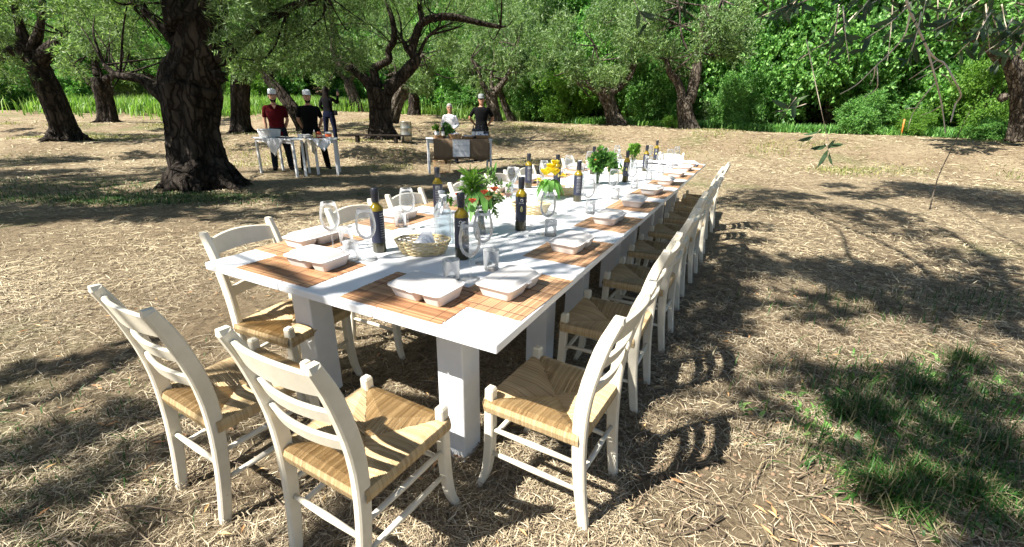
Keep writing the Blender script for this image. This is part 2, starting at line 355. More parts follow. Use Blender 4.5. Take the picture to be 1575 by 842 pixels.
for i in range(3600):
    x, y = scatter(1, .7, 9 if i % 3 else 5, -60, 60, 1.1); x, y = float(x[0]), float(y[0]); z = .012+.02*random.random()
    a = random.uniform(0, 6.28); L = random.uniform(.05, .17)*(2.6 if i % 30 == 0 else 1); r = random.uniform(.0012, .0030)*(1.6 if i % 30 == 0 else 1)
    P = [(x, y, z)]
    for k in range(3):
        a += random.uniform(-.35, .35); P.append((P[-1][0]+math.cos(a)*L/3, P[-1][1]+math.sin(a)*L/3, max(.006, z+random.uniform(-.012, .016))))
    tw.tube(P, [r, r*.9, r*.8, r*.5], 4)
tag(tw.build('twig_litter', MT['twig']), 'broken grey twigs scattered on the ground round the table', 'twigs', kind='stuff')
# soil clods on the bare patch bottom right
cl = MB()
for i in range(520):
    x = 1.0+RS.randn()*.5; y = 1.3+RS.randn()*.32; r = .003+.009*RS.rand()**2
    cl.rings([(x, y, .0, r*.8, r*.7), (x, y, r*.5, r, r*.9), (x+r*.2, y, r, r*.5, r*.5)], 6)
tag(cl.build('soil_clods', MT['soilclod']), 'small clods of dry earth on the bare patch at lower right', 'soil', kind='stuff')
dl = MB()
for i in range(420):                                 # dry fallen willow leaves
    x, y = scatter(1, .8, 5, -55, 55, 1.2); x, y = float(x[0]), float(y[0]); a = random.uniform(0, 6.28); L = random.uniform(.03, .06); W = L*.13
    c_, s_ = math.cos(a), math.sin(a); z = .03*random.random()+.012
    dl.add([(x, y, z), (x+c_*L*.5-s_*W, y+s_*L*.5+c_*W, z+.006), (x+c_*L, y+s_*L, z+.012*random.random()), (x+c_*L*.5+s_*W, y+s_*L*.5-c_*W, z+.006)], [(0, 1, 2), (0, 2, 3)])
tag(dl.build('fallen_leaves', mat('fallen_leaf', (.45, .25, .10), rough=.7, bs=0, island=[(0, (.30, .14, .06)), (.7, (.50, .30, .13)), (1, (.62, .45, .2))])), 'narrow dry brown leaves fallen among the straw', 'leaves', kind='stuff')
def grass(name, label, blobs, m, h=(.08, .22), w=.004, lean=.6):
    xs, ys, hs = [], [], []
    for (cx, cy, rx, ry, n) in blobs:
        x = cx+RS.randn(n)*rx*.5; y = cy+RS.randn(n)*ry*.5; xs.append(x); ys.append(y)
    x = np.concatenate(xs); y = np.concatenate(ys); n = len(x); z = terrain(x, y)
    L = RS.uniform(h[0], h[1], n); a = RS.uniform(0, 6.283, n); ln = np.abs(RS.randn(n))*lean
    d = np.stack([np.cos(a), np.sin(a), np.zeros(n)], 1); s = np.stack([-np.sin(a), np.cos(a), np.zeros(n)], 1)*(w*RS.uniform(.5, 1.3, n))[:, None]
    b = np.stack([x, y, z-.01], 1); m1 = b+d*(L*ln*.25)[:, None]; m1[:, 2] += L*.55
    tp = b+d*(L*ln*.9)[:, None]; tp[:, 2] += L*(1-.45*np.clip(ln, 0, 1.6))
    V = np.stack([b-s, b+s, m1-s*.8, m1+s*.8, tp-s*.15, tp+s*.15], 1).reshape(-1, 3); o = np.arange(n)[:, None]*6
    ob = link(name, npmesh(name, V, np.concatenate([o+np.array([[0, 1, 3, 2]]), o+np.array([[2, 3, 5, 4]])]), m))
    return tag(ob, label, 'grass', kind='stuff')
def gb(px, py, rx, ry, n, z=0): q = at(px, py, z=z); return (q[0], q[1], rx, ry, n)
grass('broad_weeds', 'low broad-leaved weeds among the shaded grass at lower right', [gb(1350, 650, .5, .3, 160), gb(1480, 600, .5, .3, 160), gb(1430, 750, .35, .25, 140), gb(1240, 640, .3, .2, 40)], MT['broad'], (.03, .07), .012, 1.3)
grass('grass', 'rank green grass in the shade at the lower right corner', [gb(1330, 600, .55, .35, 500), gb(1500, 620, .6, .4, 750), gb(1450, 720, .45, .3, 900), gb(1560, 780, .3, .22, 500), gb(1380, 770, .12, .10, 500), gb(1450, 660, .1, .07, 300), gb(1530, 690, .1, .07, 300), gb(1420, 740, .08, .06, 300), gb(1500, 770, .08, .06, 300), gb(1300, 480, .8, .35, 250), gb(1500, 470, .9, .4, 400), gb(1250, 690, .25, .2, 160), gb(1340, 640, .12, .1, 500), gb(1370, 760, .10, .10, 500), gb(1300, 640, .08, .06, 250), gb(1480, 560, .12, .1, 300), gb(1410, 600, .1, .06, 250)], MT['grass'], (.04, .15), .0028, .9)
grass('grass', 'thin green grass in the shadow left of the big trunk', [gb(90, 285, 2.4, .8, 2300), gb(30, 300, 1.6, .7, 1600), gb(230, 308, 1.6, .5, 3400), gb(340, 303, 1.3, .35, 1700), gb(60, 250, 2, 1, 800), gb(155, 222, 1.6, .6, 1000), gb(120, 310, 1.0, .3, 900)], MT['grass'], (.025, .10), .006, 1.5)
grass('grass', 'sparse grass tufts poking through straw on the left', [gb(60, 790, .5, .3, 260), gb(140, 620, .8, .4, 220), gb(560, 300, .3, .15, 120), gb(60, 700, .5, .3, 200)], MT['grass'], (.03, .09), .0024, 1.1)
fx = [(random.uniform(-24, 26), random.uniform(11, 24), 1.0, .7, 260) for _ in range(70)]
grass('grass', 'faded low grass dotted over the far clearing', fx, leafmat('faded_grass', [(0, (.12, .16, .04)), (.6, (.30, .28, .10)), (1, (.50, .42, .2))]), (.04, .12), .010, .8)
md = [(random.uniform(-38, 0), random.uniform(26, 37), 2.2, 1.3, 620) for _ in range(80)]
grass('meadow_grass', 'tall bright green grass in sun behind the left trees', md, MT['meadow'], (.35, .95), .03, .5)
hb = []
for i in range(70):
    px = 900+i*10.0; q = at(px, 200+(px-900)*.03, Y=23.5-(px-900)*.011); hb.append((q[0], q[1], 1.0, .5, 420))
grass('undergrowth_grass', 'green weeds along the foot of the hedge at the back', hb, MT['broad'], (.12, .45), .022, .8)
# ------------------------------------------------------------------ trees
def leaves(clumps, n, L, W, droop=.15, spread=.75):
    C = np.array([c[:3] for c in clumps]); r = np.array([c[3] for c in clumps]); wt = np.array([(c[4] if len(c) > 4 else 1) for c in clumps])*r**2
    per = 14; T = n//per; k = RS.choice(len(clumps), T, p=wt/wt.sum())
    d = RS.randn(T, 3); d /= np.linalg.norm(d, axis=1)[:, None]
    s = C[k]+d*(r[k]*RS.rand(T)**.5*.75)[:, None]
    dr = d+RS.randn(T, 3)*.6+np.array([0, 0, .25]); dr /= np.linalg.norm(dr, axis=1)[:, None]
    tl = r[k]*RS.uniform(.25, .55, T)
    tt = (np.arange(per)+.5)/per; tt = tt[None]+RS.randn(T, per)*.03
    P = s[:, None]+dr[:, None]*(tl[:, None]*tt)[..., None]; P[..., 2] -= droop*(tl[:, None]*tt**2)
    P = P.reshape(-1, 3); D = np.repeat(dr, per, 0)+RS.randn(T*per, 3)*spread; D[:, 2] -= .15; D /= np.linalg.norm(D, axis=1)[:, None]
    S = np.cross(D, RS.randn(len(D), 3)+np.array([0, 0, .8])); S /= np.linalg.norm(S, axis=1)[:, None]+1e-9
    l = (L*RS.uniform(.6, 1.3, len(D)))[:, None]; w2 = (W*RS.uniform(.7, 1.2, len(D)))[:, None]/2
    V = np.stack([P, P+D*l*.45+S*w2, P+D*l, P+D*l*.45-S*w2], 1).reshape(-1, 3)
    o = np.arange(len(D))[:, None]*4
    return V, o+np.array([[0, 1, 2, 3]])
def limb(pts, Y=None, nseg=None, flute=.0, n=10, mb=None, seed=0):      # pts (px,py,r_px[,Y])
    P = []
    for q in pts:
        y = q[3] if len(q) > 3 else Y; a = at(q[0], q[1], Y=y); d = (a-np.array([0, 0, EYE]))@FWD
        P.append([*a, q[2]*d/F_PX])
    S = spline(P, nseg or len(pts)*4); mb = mb or MB()
    jit = np.cumsum(RS.randn(len(S), 3)*.05, 0)*S[:, 3:4]*.2 if flute else 0
    mb.tube(S[:, :3]+jit, S[:, 3], n, flute=flute, seed=seed); return mb, S
def shoots(ends, clumps, n, r0=.018):
    mb = MB(); C = np.array([c[:3] for c in clumps])
    for i in range(n):
        e = np.array(ends[i % len(ends)], float); dd = np.linalg.norm(C-e, axis=1)+RS.rand(len(C))*1.2
        c = C[np.argsort(dd)[RS.randint(0, min(5, len(C)))]]; tgt = c+RS.randn(3)*.35
        mid = (e+tgt)/2+RS.randn(3)*.18; mid[2] -= .1; S = spline([e, mid, tgt], 7)
        mb.tube(S, list(np.linspace(r0, r0*.25, 7)*random.uniform(.6, 1.4)), 4)
    return mb
TREES = {}
def tree(key, label, trunk, limbs, clumps, n, Y, leaf=(.10, .016), m='willow', bark='bark', ns=26, group='old trees round the clearing', burls=(), roots=0, name='willow_tree'):
    base = at(trunk[0][0], trunk[0][1], Y=Y); bz = tz(base[0], base[1]); b = Vector((base[0], base[1], bz))
    root = thing(name, label, 'tree', b, group=group)
    inv = lambda o: setattr(o, 'location', -b)
    mb, S = limb([(trunk[0][0], trunk[0][1]+6, trunk[0][2]*1.1)]+list(trunk), Y, len(trunk)*8, .15, 36, seed=sum(map(ord, key)) % 7)
    for (px, py, r) in burls:
        a = at(px, py, Y=Y-.15); rr = r*((a-np.array([0, 0, EYE]))@FWD)/F_PX
        mb.rings([(a[0]+rr*.15*math.sin(k*2.1), a[1]+.25*rr, a[2]+rr*.85*math.cos(math.pi*(1-k/11)), rr*(math.sin(math.pi*k/11)*(.72+.22*math.sin(k*1.9)+.12*RS.rand())+.02), rr*math.sin(math.pi*k/11)*.8+.01) for k in range(12)], 14)
    for k in range(roots):
        a = 6.283*k/roots+.4; r0 = S[1][3]; e = np.array([math.cos(a), math.sin(a), 0]); c0 = np.array([b.x, b.y, bz]); L = r0*random.uniform(1.1, 1.55)
        mb.tube(spline([c0+e*r0*.45+[0, 0, r0*.75], c0+e*r0*.85+[0, 0, r0*.22], c0+e*(L+.05)+[0, 0, -.03]], 9), [r0*.12, r0*.18, r0*.20, r0*.18, r0*.15, r0*.12, r0*.1, r0*.07, r0*.04], 8, flute=.12, seed=k)
    inv(mb.build('trunk', MT[bark], root))
    ends = []
    for L in limbs:
        lb, S2 = limb(L, Y, len(L)*5, .12, 10, seed=len(L)); inv(lb.build('limb', MT[bark], root)); ends += [S2[-1][:3], S2[int(len(S2)*.7)][:3]]
    if not ends: ends = [S[-1][:3], S[-3][:3]]
    cw = []
    for c in clumps:                                   # (px,py,r_px[,dY,weight])
        y = Y+(c[3] if len(c) > 3 else 0); a = at(c[0], c[1], Y=y); d = (a-np.array([0, 0, EYE]))@FWD
        cw.append((*a, c[2]*d/F_PX, c[4] if len(c) > 4 else 1))
    br_ = shoots(ends, cw, ns, .012+.0009*Y).build('branches', MT['barkpale' if key in ('t9', 't11', 't12') else bark], root); br_['kind'] = 'stuff'; inv(br_)
    V, Fq = leaves(cw, n, leaf[0], leaf[1])
    inv(link('crown', npmesh('crown', V, Fq, MT[m]), root)); TREES[key] = root; return root
def cl_px(px, py, rpx, k, sx=1, sy=.8, dy=2.0, cr=.28):   # split a blobby crown into k clumps
    out = []
    for i in range(k):
        a = random.uniform(0, 6.283); q = random.random()**.5
        out.append((px+math.cos(a)*q*rpx*sx, py+math.sin(a)*q*rpx*sy, rpx*cr*random.uniform(.7, 1.2), random.uniform(-dy, dy)))
    return out
tree('t1', 'massive gnarled tree with thick dark trunk and burr, left of the white chairs',
     [(316, 284, 48), (310, 262, 39), (302, 235, 36), (295, 200, 34), (293, 165, 37), (296, 130, 40), (304, 95, 32), (308, 60, 28), (306, 25, 26)],
     [[(290, 40, 30), (272, 5, 22), (255, -40, 16), (230, -110, 9)], [(310, 35, 30), (335, -10, 22), (370, -60, 15), (420, -140, 8)], [(262, 150, 20), (240, 138, 12), (215, 122, 7), (180, 116, 5), (160, 100, 3)],
      [(335, 90, 14), (375, 60, 9), (430, 20, 6), (500, -10, 4)], [(275, 70, 10), (245, 40, 6), (215, 10, 4), (190, -20, 3)]],
     [(380, 40, 50, -.5), (430, 20, 55, .2), (480, 60, 48, .2), (520, 30, 50, .6), (440, 90, 34, .3), (400, 105, 24, -.3), (545, 85, 30, .6), (350, 10, 40, -1), (380, -40, 60, 0), (460, -60, 80, 0), (560, -40, 70, 1),
      (200, 20, 50, .5), (150, 40, 40, 1), (230, -40, 60, 0), (120, -20, 60, 1), (250, 30, 30, 1), (300, -90, 80, 0), (180, -120, 90, 1), (420, -150, 90, 0), (210, 75, 24, 1), (350, 70, 26, -1), (505, 100, 20, .4)], 62000, 8.3, (.085, .013), burls=[(262, 148, 20), (334, 118, 13)], roots=8, ns=60)
tree('t2', 'leaning dark forked tree at the far left of the clearing',
     [(102, 214, 23), (97, 200, 17), (88, 175, 15), (76, 145, 15), (64, 118, 14), (52, 92, 13), (46, 78, 12)],
     [[(46, 84, 14), (22, 78, 9), (2, 88, 7), (-30, 80, 5)], [(42, 82, 12), (34, 50, 7), (22, 10, 5), (5, -40, 4)], [(60, 92, 12), (82, 72, 9), (96, 58, 6), (130, 45, 4)], [(50, 80, 9), (62, 40, 5), (66, 0, 4)]],
     cl_px(50, 10, 110, 26)+[(10, 110, 34, -1), (130, 60, 34, 0), (-20, 60, 50, 0), (30, 60, 24, 1)], 34000, 14.5, (.12, .022), burls=[(88, 66, 9), (30, 76, 10)], roots=6)
tree('t3', 'small stubby pollard in sun behind the leaning tree at left',
     [(166, 186, 13), (163, 170, 11.5), (158, 150, 11), (154, 132, 12), (151, 118, 10)],
     [[(142, 130, 5), (125, 112, 3), (110, 100, 2)], [(160, 125, 6), (185, 113, 4), (215, 125, 3), (235, 118, 2)], [(152, 118, 7), (146, 95, 4), (140, 60, 2)]],
     cl_px(170, 70, 70, 16, 1.2), 19000, 21.5, (.15, .03), roots=5)
tree('t4', 'dark tree standing between the massive trunk and the man in red',
     [(373, 204, 16), (371, 185, 13), (370, 160, 12.5), (370, 130, 12.5), (372, 105, 12), (376, 85, 10)],
     [[(376, 100, 9), (390, 75, 6), (400, 40, 4)], [(368, 100, 7), (352, 80, 5), (330, 60, 3)]],
     cl_px(385, 60, 75, 16, 1.1), 20000, 17, (.13, .024), roots=5)
tree('t4b', 'slanting trunk rising right behind the men in white caps',
     [(474, 200, 15), (462, 182, 11), (446, 160, 9), (430, 140, 8), (412, 122, 7)],
     [[(412, 122, 6), (395, 100, 4), (385, 80, 3)], [(415, 125, 5), (425, 95, 3), (440, 70, 2)]],
     cl_px(440, 70, 60, 12, 1.3), 15000, 19, (.14, .026))
tree('t5', 'twisted dark tree with S-bent limbs behind the serving tables',
     [(590, 213, 22), (588, 198, 17.5), (587, 180, 15.5), (586, 160, 15.5), (585, 145, 17), (584, 134, 17)],
     [[(574, 138, 9), (562, 122, 7.5), (545, 108, 6.5), (522, 97, 6), (513, 75, 4.5), (512, 40, 4), (505, 0, 4), (498, -50, 3)],
      [(582, 136, 9), (576, 118, 6.5), (575, 106, 6.5), (586, 99, 5), (598, 92, 5), (597, 78, 5), (606, 60, 5), (603, 30, 4), (590, -10, 3)],
      [(596, 140, 11), (612, 124, 9), (628, 108, 9), (640, 92, 8), (634, 80, 6.5), (640, 55, 6.5), (650, 36, 6), (675, 27, 5.5), (705, 28, 5), (735, 35, 4), (770, 42, 3)],
      [(634, 82, 5), (626, 76, 5), (618, 60, 2)], [(650, 40, 5), (645, 0, 4), (655, -40, 3)], [(640, 95, 3), (655, 62, 2.4), (672, 45, 2)]],
     [(a, b, c, abs(d)+.5 if b > -10 else d) for a, b, c, d in cl_px(600, -20, 150, 30, 1.2, .5)]+[(720, 25, 42, .8), (775, 45, 30, .5), (690, 60, 24, 1.4), (540, 40, 30, 1.2), (470, 60, 36, .5), (560, 70, 18, 1.4), (660, 0, 30, .9), (610, 40, 20, 1.2), (480, 20, 40, .5)], 40000, 15.5, (.12, .02), roots=7, ns=50)
tree('t6', 'small dark leaning tree far behind the woman with the phone',
     [(551, 174, 9), (546, 155, 7.5), (540, 138, 7), (534, 126, 6)], [[(534, 126, 4), (522, 112, 3), (512, 95, 2)], [(537, 126, 4), (550, 105, 2)]], cl_px(530, 90, 50, 12, 1.2), 11000, 29, (.2, .04), bark='barkpale')
tree('t7', 'grey slanting trunk just right of the twisted tree',
     [(602, 189, 10), (606, 172, 8.5), (612, 155, 8.5), (618, 142, 9), (622, 130, 8)], [[(622, 130, 5), (635, 110, 3), (650, 85, 2)], [(618, 132, 5), (606, 112, 3)]], cl_px(645, 85, 60, 14, 1.2), 15000, 21, (.15, .03), bark='barkpale')
tree('t8', 'upright dark trunk midway between the twisted tree and far table',
     [(637, 178, 11), (637, 165, 8.5), (637, 150, 8), (640, 136, 7)], [[(640, 136, 5), (650, 115, 3), (665, 95, 2)], [(638, 134, 4), (628, 112, 2)]], cl_px(665, 90, 60, 14, 1.1), 14000, 26, (.18, .036))
tree('t9', 'pale twin-stemmed tree behind the man in the black tee',
     [(762, 188, 13), (760, 172, 10), (757, 155, 9), (756, 142, 9)], [[(754, 145, 6), (742, 128, 4), (735, 108, 3), (725, 90, 2)], [(760, 142, 6), (775, 125, 4), (788, 100, 3), (792, 70, 2)], [(757, 140, 3), (756, 110, 2)]], cl_px(765, 75, 78, 20, 1.1), 24000, 23.5, (.15, .03), bark='barkpale', ns=34)
tree('t10', 'thin leaning trunk right beside the pale twin-stemmed tree',
     [(787, 187, 7), (780, 172, 5), (774, 156, 4.5), (770, 142, 4)], [[(770, 142, 3), (764, 125, 2)]], cl_px(800, 100, 45, 9), 10000, 26, (.18, .036), bark='barkpale')
tree('t11', 'stubby pale pollard with knobbly head before the hedge, mid right',
     [(948, 192, 15), (943, 178, 11), (938, 162, 10), (932, 148, 11), (928, 138, 10)], [[(924, 142, 6), (905, 130, 5), (888, 126, 4), (884, 105, 3)], [(936, 145, 6), (955, 132, 5), (970, 115, 4), (978, 95, 3)], [(975, 100, 3), (968, 60, 2), (955, 20, 1.5)], [(930, 138, 4), (925, 110, 2), (915, 70, 1.5)]],
     cl_px(925, 60, 85, 22, .9)+[(915, 108, 22, 0), (945, 115, 20, 0)], 27000, 21.5, (.14, .03), bark='barkpale', ns=46, burls=[(925, 140, 7), (950, 138, 6)])
tree('t12', 'tall double-trunked grey tree standing against the hedge, right of centre',
     [(1060, 198, 15), (1057, 184, 12), (1055, 168, 11), (1054, 152, 11)], [[(1050, 160, 7), (1047, 140, 6), (1040, 124, 6), (1030, 112, 5), (1024, 90, 3)], [(1060, 158, 8), (1066, 140, 8), (1070, 120, 8), (1073, 100, 7), (1078, 60, 4), (1082, 10, 3)], [(1076, 85, 2), (1100, 40, 1.6), (1110, 0, 1.2)], [(1073, 100, 2.5), (1050, 60, 1.6), (1045, 10, 1.2)]],
     cl_px(1060, 30, 95, 26, 1, 1)+[(1030, 85, 24, 0)], 32000, 19.5, (.13, .032), bark='barkpale', ns=60, m='willow')
tree('t13', 'pale leaning trunk among the hedge at the right edge of the picture',
     [(1570, 205, 15), (1570, 175, 12), (1567, 140, 10.5), (1560, 110, 10.5), (1548, 88, 9)], [[(1545, 92, 10), (1530, 78, 8), (1515, 66, 6), (1490, 60, 3)], [(1552, 98, 8), (1570, 60, 6), (1585, 10, 4)]],
     cl_px(1530, 0, 90, 16)+[(1500, 30, 40, 0)], 15000, 13.5, (.12, .05), m='broad', bark='barkpale', burls=[(1545, 150, 8)])
# broadleaf hedge: one crown mesh per kind, then individuals
def blobs(n, rx, rz, cr): 
    out = []
    for i in range(n):
        d = RS.randn(3); d /= np.linalg.norm(d); q = RS.rand()**.4
        out.append((d[0]*rx*q, d[1]*rx*q, rz+d[2]*rz*.9*q, cr*RS.uniform(.6, 1.2)))
    return out
BUSH = []
for k, (m, nl, L, W) in enumerate([('broad', 66000, .095, .058), ('bright', 46000, .09, .055), ('broad', 60000, .105, .06), ('willow', 52000, .12, .03)]):
    V, Fq = leaves(blobs(34, 2.0, 2.0, .7), nl, L, W, .1, 1.0); BUSH.append(npmesh('crown', V, Fq, MT[m]))
def bush(label, px, Y, sc, k, name='hedge_tree', py=200, zs=1.0, sink=.3):
    q = at(px, py, Y=Y); z = tz(q[0], q[1]); r = thing(name, label, 'tree' if 'tree' in name else 'bush', (q[0], q[1], z-sink), random.uniform(0, 6.28), 'trees and bushes of the hedge')
    mb = MB()
    for i in range(3):
        a = 2.1*i; mb.tube(spline([(0, 0, 0), (.15*math.cos(a), .15*math.sin(a), 1.1*zs), (.8*math.cos(a), .8*math.sin(a), 2.4*zs)], 6), [.13, .11, .09, .07, .05, .03], 7, flute=.1)
    mb.build('trunk', MT['bark'], r); c = link('crown', BUSH[k], r); c.scale = (1, 1, zs); r.scale = (sc,)*3; return c
C0 = bush('dark leafy hedge tree in the gap right of the table end', 1165, 24, 1.5, 0, zs=1.3)
C1 = bush('sunlit yellow-green bush left of the stubby pollard', 868, 24.5, .75, 1, 'hedge_bush', zs=1.1)
C2 = bush('tall broad-leaved tree rising behind the double-trunked tree', 1090, 27, 1.9, 2, zs=1.3)
C3 = bush('grey-green tree filling the back beyond the twin-stemmed tree', 830, 31, 1.8, 3, zs=1.3)
HL = [('low round bush at the foot of the hedge below the bare twigs', 1320, 18.6, .5, 0, 'hedge_bush', .9), ('broad-leaved hedge tree behind the bare hanging twigs', 1400, 20.5, 1.55, 0, 'hedge_tree', 1.3),
      ('dense green hedge tree left of the bare hanging twigs', 1270, 21.5, 1.6, 2, 'hedge_tree', 1.3), ('yellow-green bush beside the leaning trunk at the right edge', 1500, 17, .65, 1, 'hedge_bush', 1.3),
      ('leafy hedge tree above the leaning trunk at the right edge', 1560, 19.5, 1.5, 0, 'hedge_tree', 1.3), ('ferny bush around the orange stake', 1400, 17.9, .42, 1, 'hedge_bush', .8),
      ('spreading low bush by the right edge of the picture', 1530, 15.2, .34, 0, 'hedge_bush', .7), ('dark bush between the pollard and the double-trunked tree', 1000, 23.5, .85, 0, 'hedge_bush', 1.2),
      ('deep green tree crowding behind the stubby pollard', 950, 27, 1.8, 2, 'hedge_tree', 1.3), ('small bright shrub between the double trunk and dark gap', 1125, 21.5, .55, 0, 'hedge_bush', 1.2),
      ('sprawling dark bush left of the sunlit yellow-green bush', 820, 27, .7, 0, 'hedge_bush', 1.1), ('leaf-heavy tree overhanging the dark gap at right', 1215, 25, 1.8, 2, 'hedge_tree', 1.3),
      ('small bush at the foot of the double-trunked grey tree', 1035, 20.4, .28, 1, 'hedge_bush', .8), ('tall green tree at the far right behind the hedge', 1480, 24, 2.0, 2, 'hedge_tree', 1.3),
      ('green bush under the leaning tree at the far left edge', 30, 27, .8, 0, 'hedge_bush', .9), ('dark bush in the distance between the two left trees', 130, 30, .7, 2, 'hedge_bush', .9),
      ('dense tree at the back above the men in caps', 440, 36, 1.5, 2, 'hedge_tree', 1.3), ('broad dark tree at the back beyond the upright dark trunk', 690, 31, 1.3, 0, 'hedge_tree', 1.3),
      ('low bush beyond the far serving table', 715, 29, .6, 2, 'hedge_bush', .9), ('bright bush in sun behind the massive trunk', 400, 33, .8, 1, 'hedge_bush', .9)]
for lb, px, Y, s, k, nm, zs in HL: bush(lb, px, Y, s, k, nm, zs=zs)
# far wood climbing the slope: one mass, instanced crowns
wp = []
for row in range(11):
    Yr = 27.5+row*2.9
    for i in range(42):
        x = -62+i*3.1+RS.uniform(-1, 1); y = Yr+RS.uniform(-1.2, 1.2)+(9.5 if x < 1 else 0)-np.clip(x-4, 0, 16)*.2
        if x > -3 or row > 0: wp.append((x, y, tz(x, y)-.4+row*.75+(1.6 if (row > 0 and i % 2) else 0)))
wp = np.array(wp)
wm = bpy.data.meshes.new('wood'); wm.from_pydata([tuple(p) for p in wp], [], []); wo = link('far_wood', wm)
tag(wo, 'dense green wood climbing the slope behind the clearing', 'wood', kind='stuff')
ng = bpy.data.node_groups.new('wood', 'GeometryNodeTree'); ng.interface.new_socket('Geometry', in_out='INPUT', socket_type='NodeSocketGeometry'); ng.interface.new_socket('Geometry', in_out='OUTPUT', socket_type='NodeSocketGeometry')
gi = ng.nodes.new('NodeGroupInput'); g_o = ng.nodes.new('NodeGroupOutput'); jn = ng.nodes.new('GeometryNodeJoinGeometry')
idx = ng.nodes.new('GeometryNodeInputIndex')
for k, cobj in enumerate((C0, C2, C3, C1)):
    oi = ng.nodes.new('GeometryNodeObjectInfo'); oi.inputs['Object'].default_value = cobj; oi.inputs['As Instance'].default_value = True
    ip = ng.nodes.new('GeometryNodeInstanceOnPoints'); ng.links.new(gi.outputs[0], ip.inputs['Points']); ng.links.new(oi.outputs['Geometry'], ip.inputs['Instance'])
    md_ = ng.nodes.new('FunctionNodeRandomValue'); md_.data_type = 'INT'; md_.inputs[4].default_value = 0; md_.inputs[5].default_value = 11; md_.inputs['Seed'].default_value = 3
    cp = ng.nodes.new('FunctionNodeCompare'); cp.data_type = 'INT'
    # kinds 0,1,2 take four draws of twelve each less one; kind 3 (bright) the last two
    lo, hi = [(0, 3), (4, 7), (8, 10), (11, 11)][k]
    cp.operation = 'GREATER_EQUAL'; ng.links.new(md_.outputs[2], cp.inputs[2]); cp.inputs[3].default_value = lo
    cq = ng.nodes.new('FunctionNodeCompare'); cq.data_type = 'INT'; cq.operation = 'LESS_EQUAL'; ng.links.new(md_.outputs[2], cq.inputs[2]); cq.inputs[3].default_value = hi
    an = ng.nodes.new('FunctionNodeBooleanMath'); ng.links.new(cp.outputs[0], an.inputs[0]); ng.links.new(cq.outputs[0], an.inputs[1]); ng.links.new(an.outputs[0], ip.inputs['Selection'])
    rv = ng.nodes.new('FunctionNodeRandomValue'); rv.data_type = 'FLOAT_VECTOR'; rv.inputs[0].default_value = (0, 0, 0); rv.inputs[1].default_value = (.15, .15, 6.28); ng.links.new(rv.outputs[0], ip.inputs['Rotation'])
    rs = ng.nodes.new('FunctionNodeRandomValue'); rs.data_type = 'FLOAT_VECTOR'; rs.inputs[0].default_value = (1.15, 1.15, 1.2); rs.inputs[1].default_value = (1.6, 1.6, 1.7); rs.inputs['Seed'].default_value = 5; ng.links.new(rs.outputs[0], ip.inputs['Scale'])
    ng.links.new(ip.outputs[0], jn.inputs[0])
ng.links.new(jn.outputs[0], g_o.inputs[0]); mdf = wo.modifiers.new('wood', 'NODES'); mdf.node_group = ng
# the tree the photograph is taken under: its trunk stands behind and left of the camera
def up(gx, gy, H): return np.array([gx, gy, 0])-LD*(H/math.sin(SUN_EL))
OV = []
def shade(px, py, H, r, wgt=1): q = at(px, py, z=0); c = up(q[0], q[1], H); OV.append((*c, r, wgt))
ovt = thing('olive_tree', 'tree the picture is taken under, its leafy twigs hanging into view at upper right', 'tree', (-5.2, -3.6, 0))
for (px, py, H, r, wgt) in [(60, 575, 4.6, .17, 1.2), (190, 540, 4.6, .15, 1.2), (130, 560, 4.6, .12, 1), (0, 600, 4.6, .18, 1.2), (120, 665, 4.4, .19, 1.1), (30, 700, 4.4, .2, 1.1), (210, 640, 4.4, .12, .9), (60, 790, 4.2, .2, .9), (150, 740, 4.2, .14, .8), (230, 700, 4.2, .10, .6), (10, 820, 4.2, .15, .8), (180, 820, 4, .1, .6),
        (1300, 600, 5.0, .26, 1), (1400, 590, 5, .24, 1), (1480, 620, 5, .28, 1.1), (1560, 590, 5, .3, 1), (1350, 660, 5, .17, .9), (1430, 690, 5, .22, 1.1), (1540, 720, 5, .26, 1.1), (1400, 780, 5, .15, 1), (1480, 800, 5, .2, 1), (1550, 820, 5, .18, 1), (1230, 570, 5, .2, .8), (1200, 640, 5, .13, .7), (1150, 600, 5, .12, .6), (1290, 700, 5, .1, .6),
        (1180, 410, 5.4, .45, 1), (1290, 420, 5.4, .5, 1.3), (1400, 440, 5.4, .55, 1.3), (1520, 480, 5.4, .5, 1.3), (1100, 440, 5.4, .35, 1), (1480, 395, 5.4, .4, .7),
        (1250, 320, 5.8, .6, .7), (1380, 350, 5.8, .6, .6), (1180, 300, 5.8, .7, .7), (1500, 300, 6, 1.2, 1.2), (1420, 290, 6, .9, .8), (1570, 320, 6, 1, 1), (1120, 470, 5, .2, .9), (1090, 500, 5, .16, .8)]:
    shade(px, py, H, r, wgt)
for (u, v, r, wgt) in [(-.75, .55, .16, .5), (-.35, .85, .2, .7), (-.5, 1.3, .34, 1.2), (-.9, 1.1, .26, .9), (-.3, 1.9, .36, 1.5), (-.8, 2.2, .36, .9), (-.2, 2.6, .36, 1.5), (-.6, 3.1, .36, 1.2), (-.15, 1.4, .25, 1.3), (-.3, 3.7, .3, 1), (-.5, .12, .1, .3), (.05, 1.15, .2, 1.6), (.1, 1.8, .24, 1.8), (.1, 2.5, .24, 1.8), (.1, 3.2, .26, 1.8), (.1, 3.8, .26, 1.8), (.1, 4.4, .25, 1.6), (-1.2, 1.5, .2, .5)]:
    q = tb(u, v, .76); c = q-LD*(5.2/math.sin(SUN_EL)); OV.append((*c, r*.8, wgt*.8, 1))
def shade3(p, dist, r, wgt): OV.append((*(np.array(p)-LD*dist), r, wgt))
for i in range(16): f_ = .5+.5*i/15; shade(1045+95*f_+random.uniform(-25, 35), 690-330*f_+random.uniform(-15, 15), 5, .10+.10*f_, 1.1)
OV1 = OV; OV = []
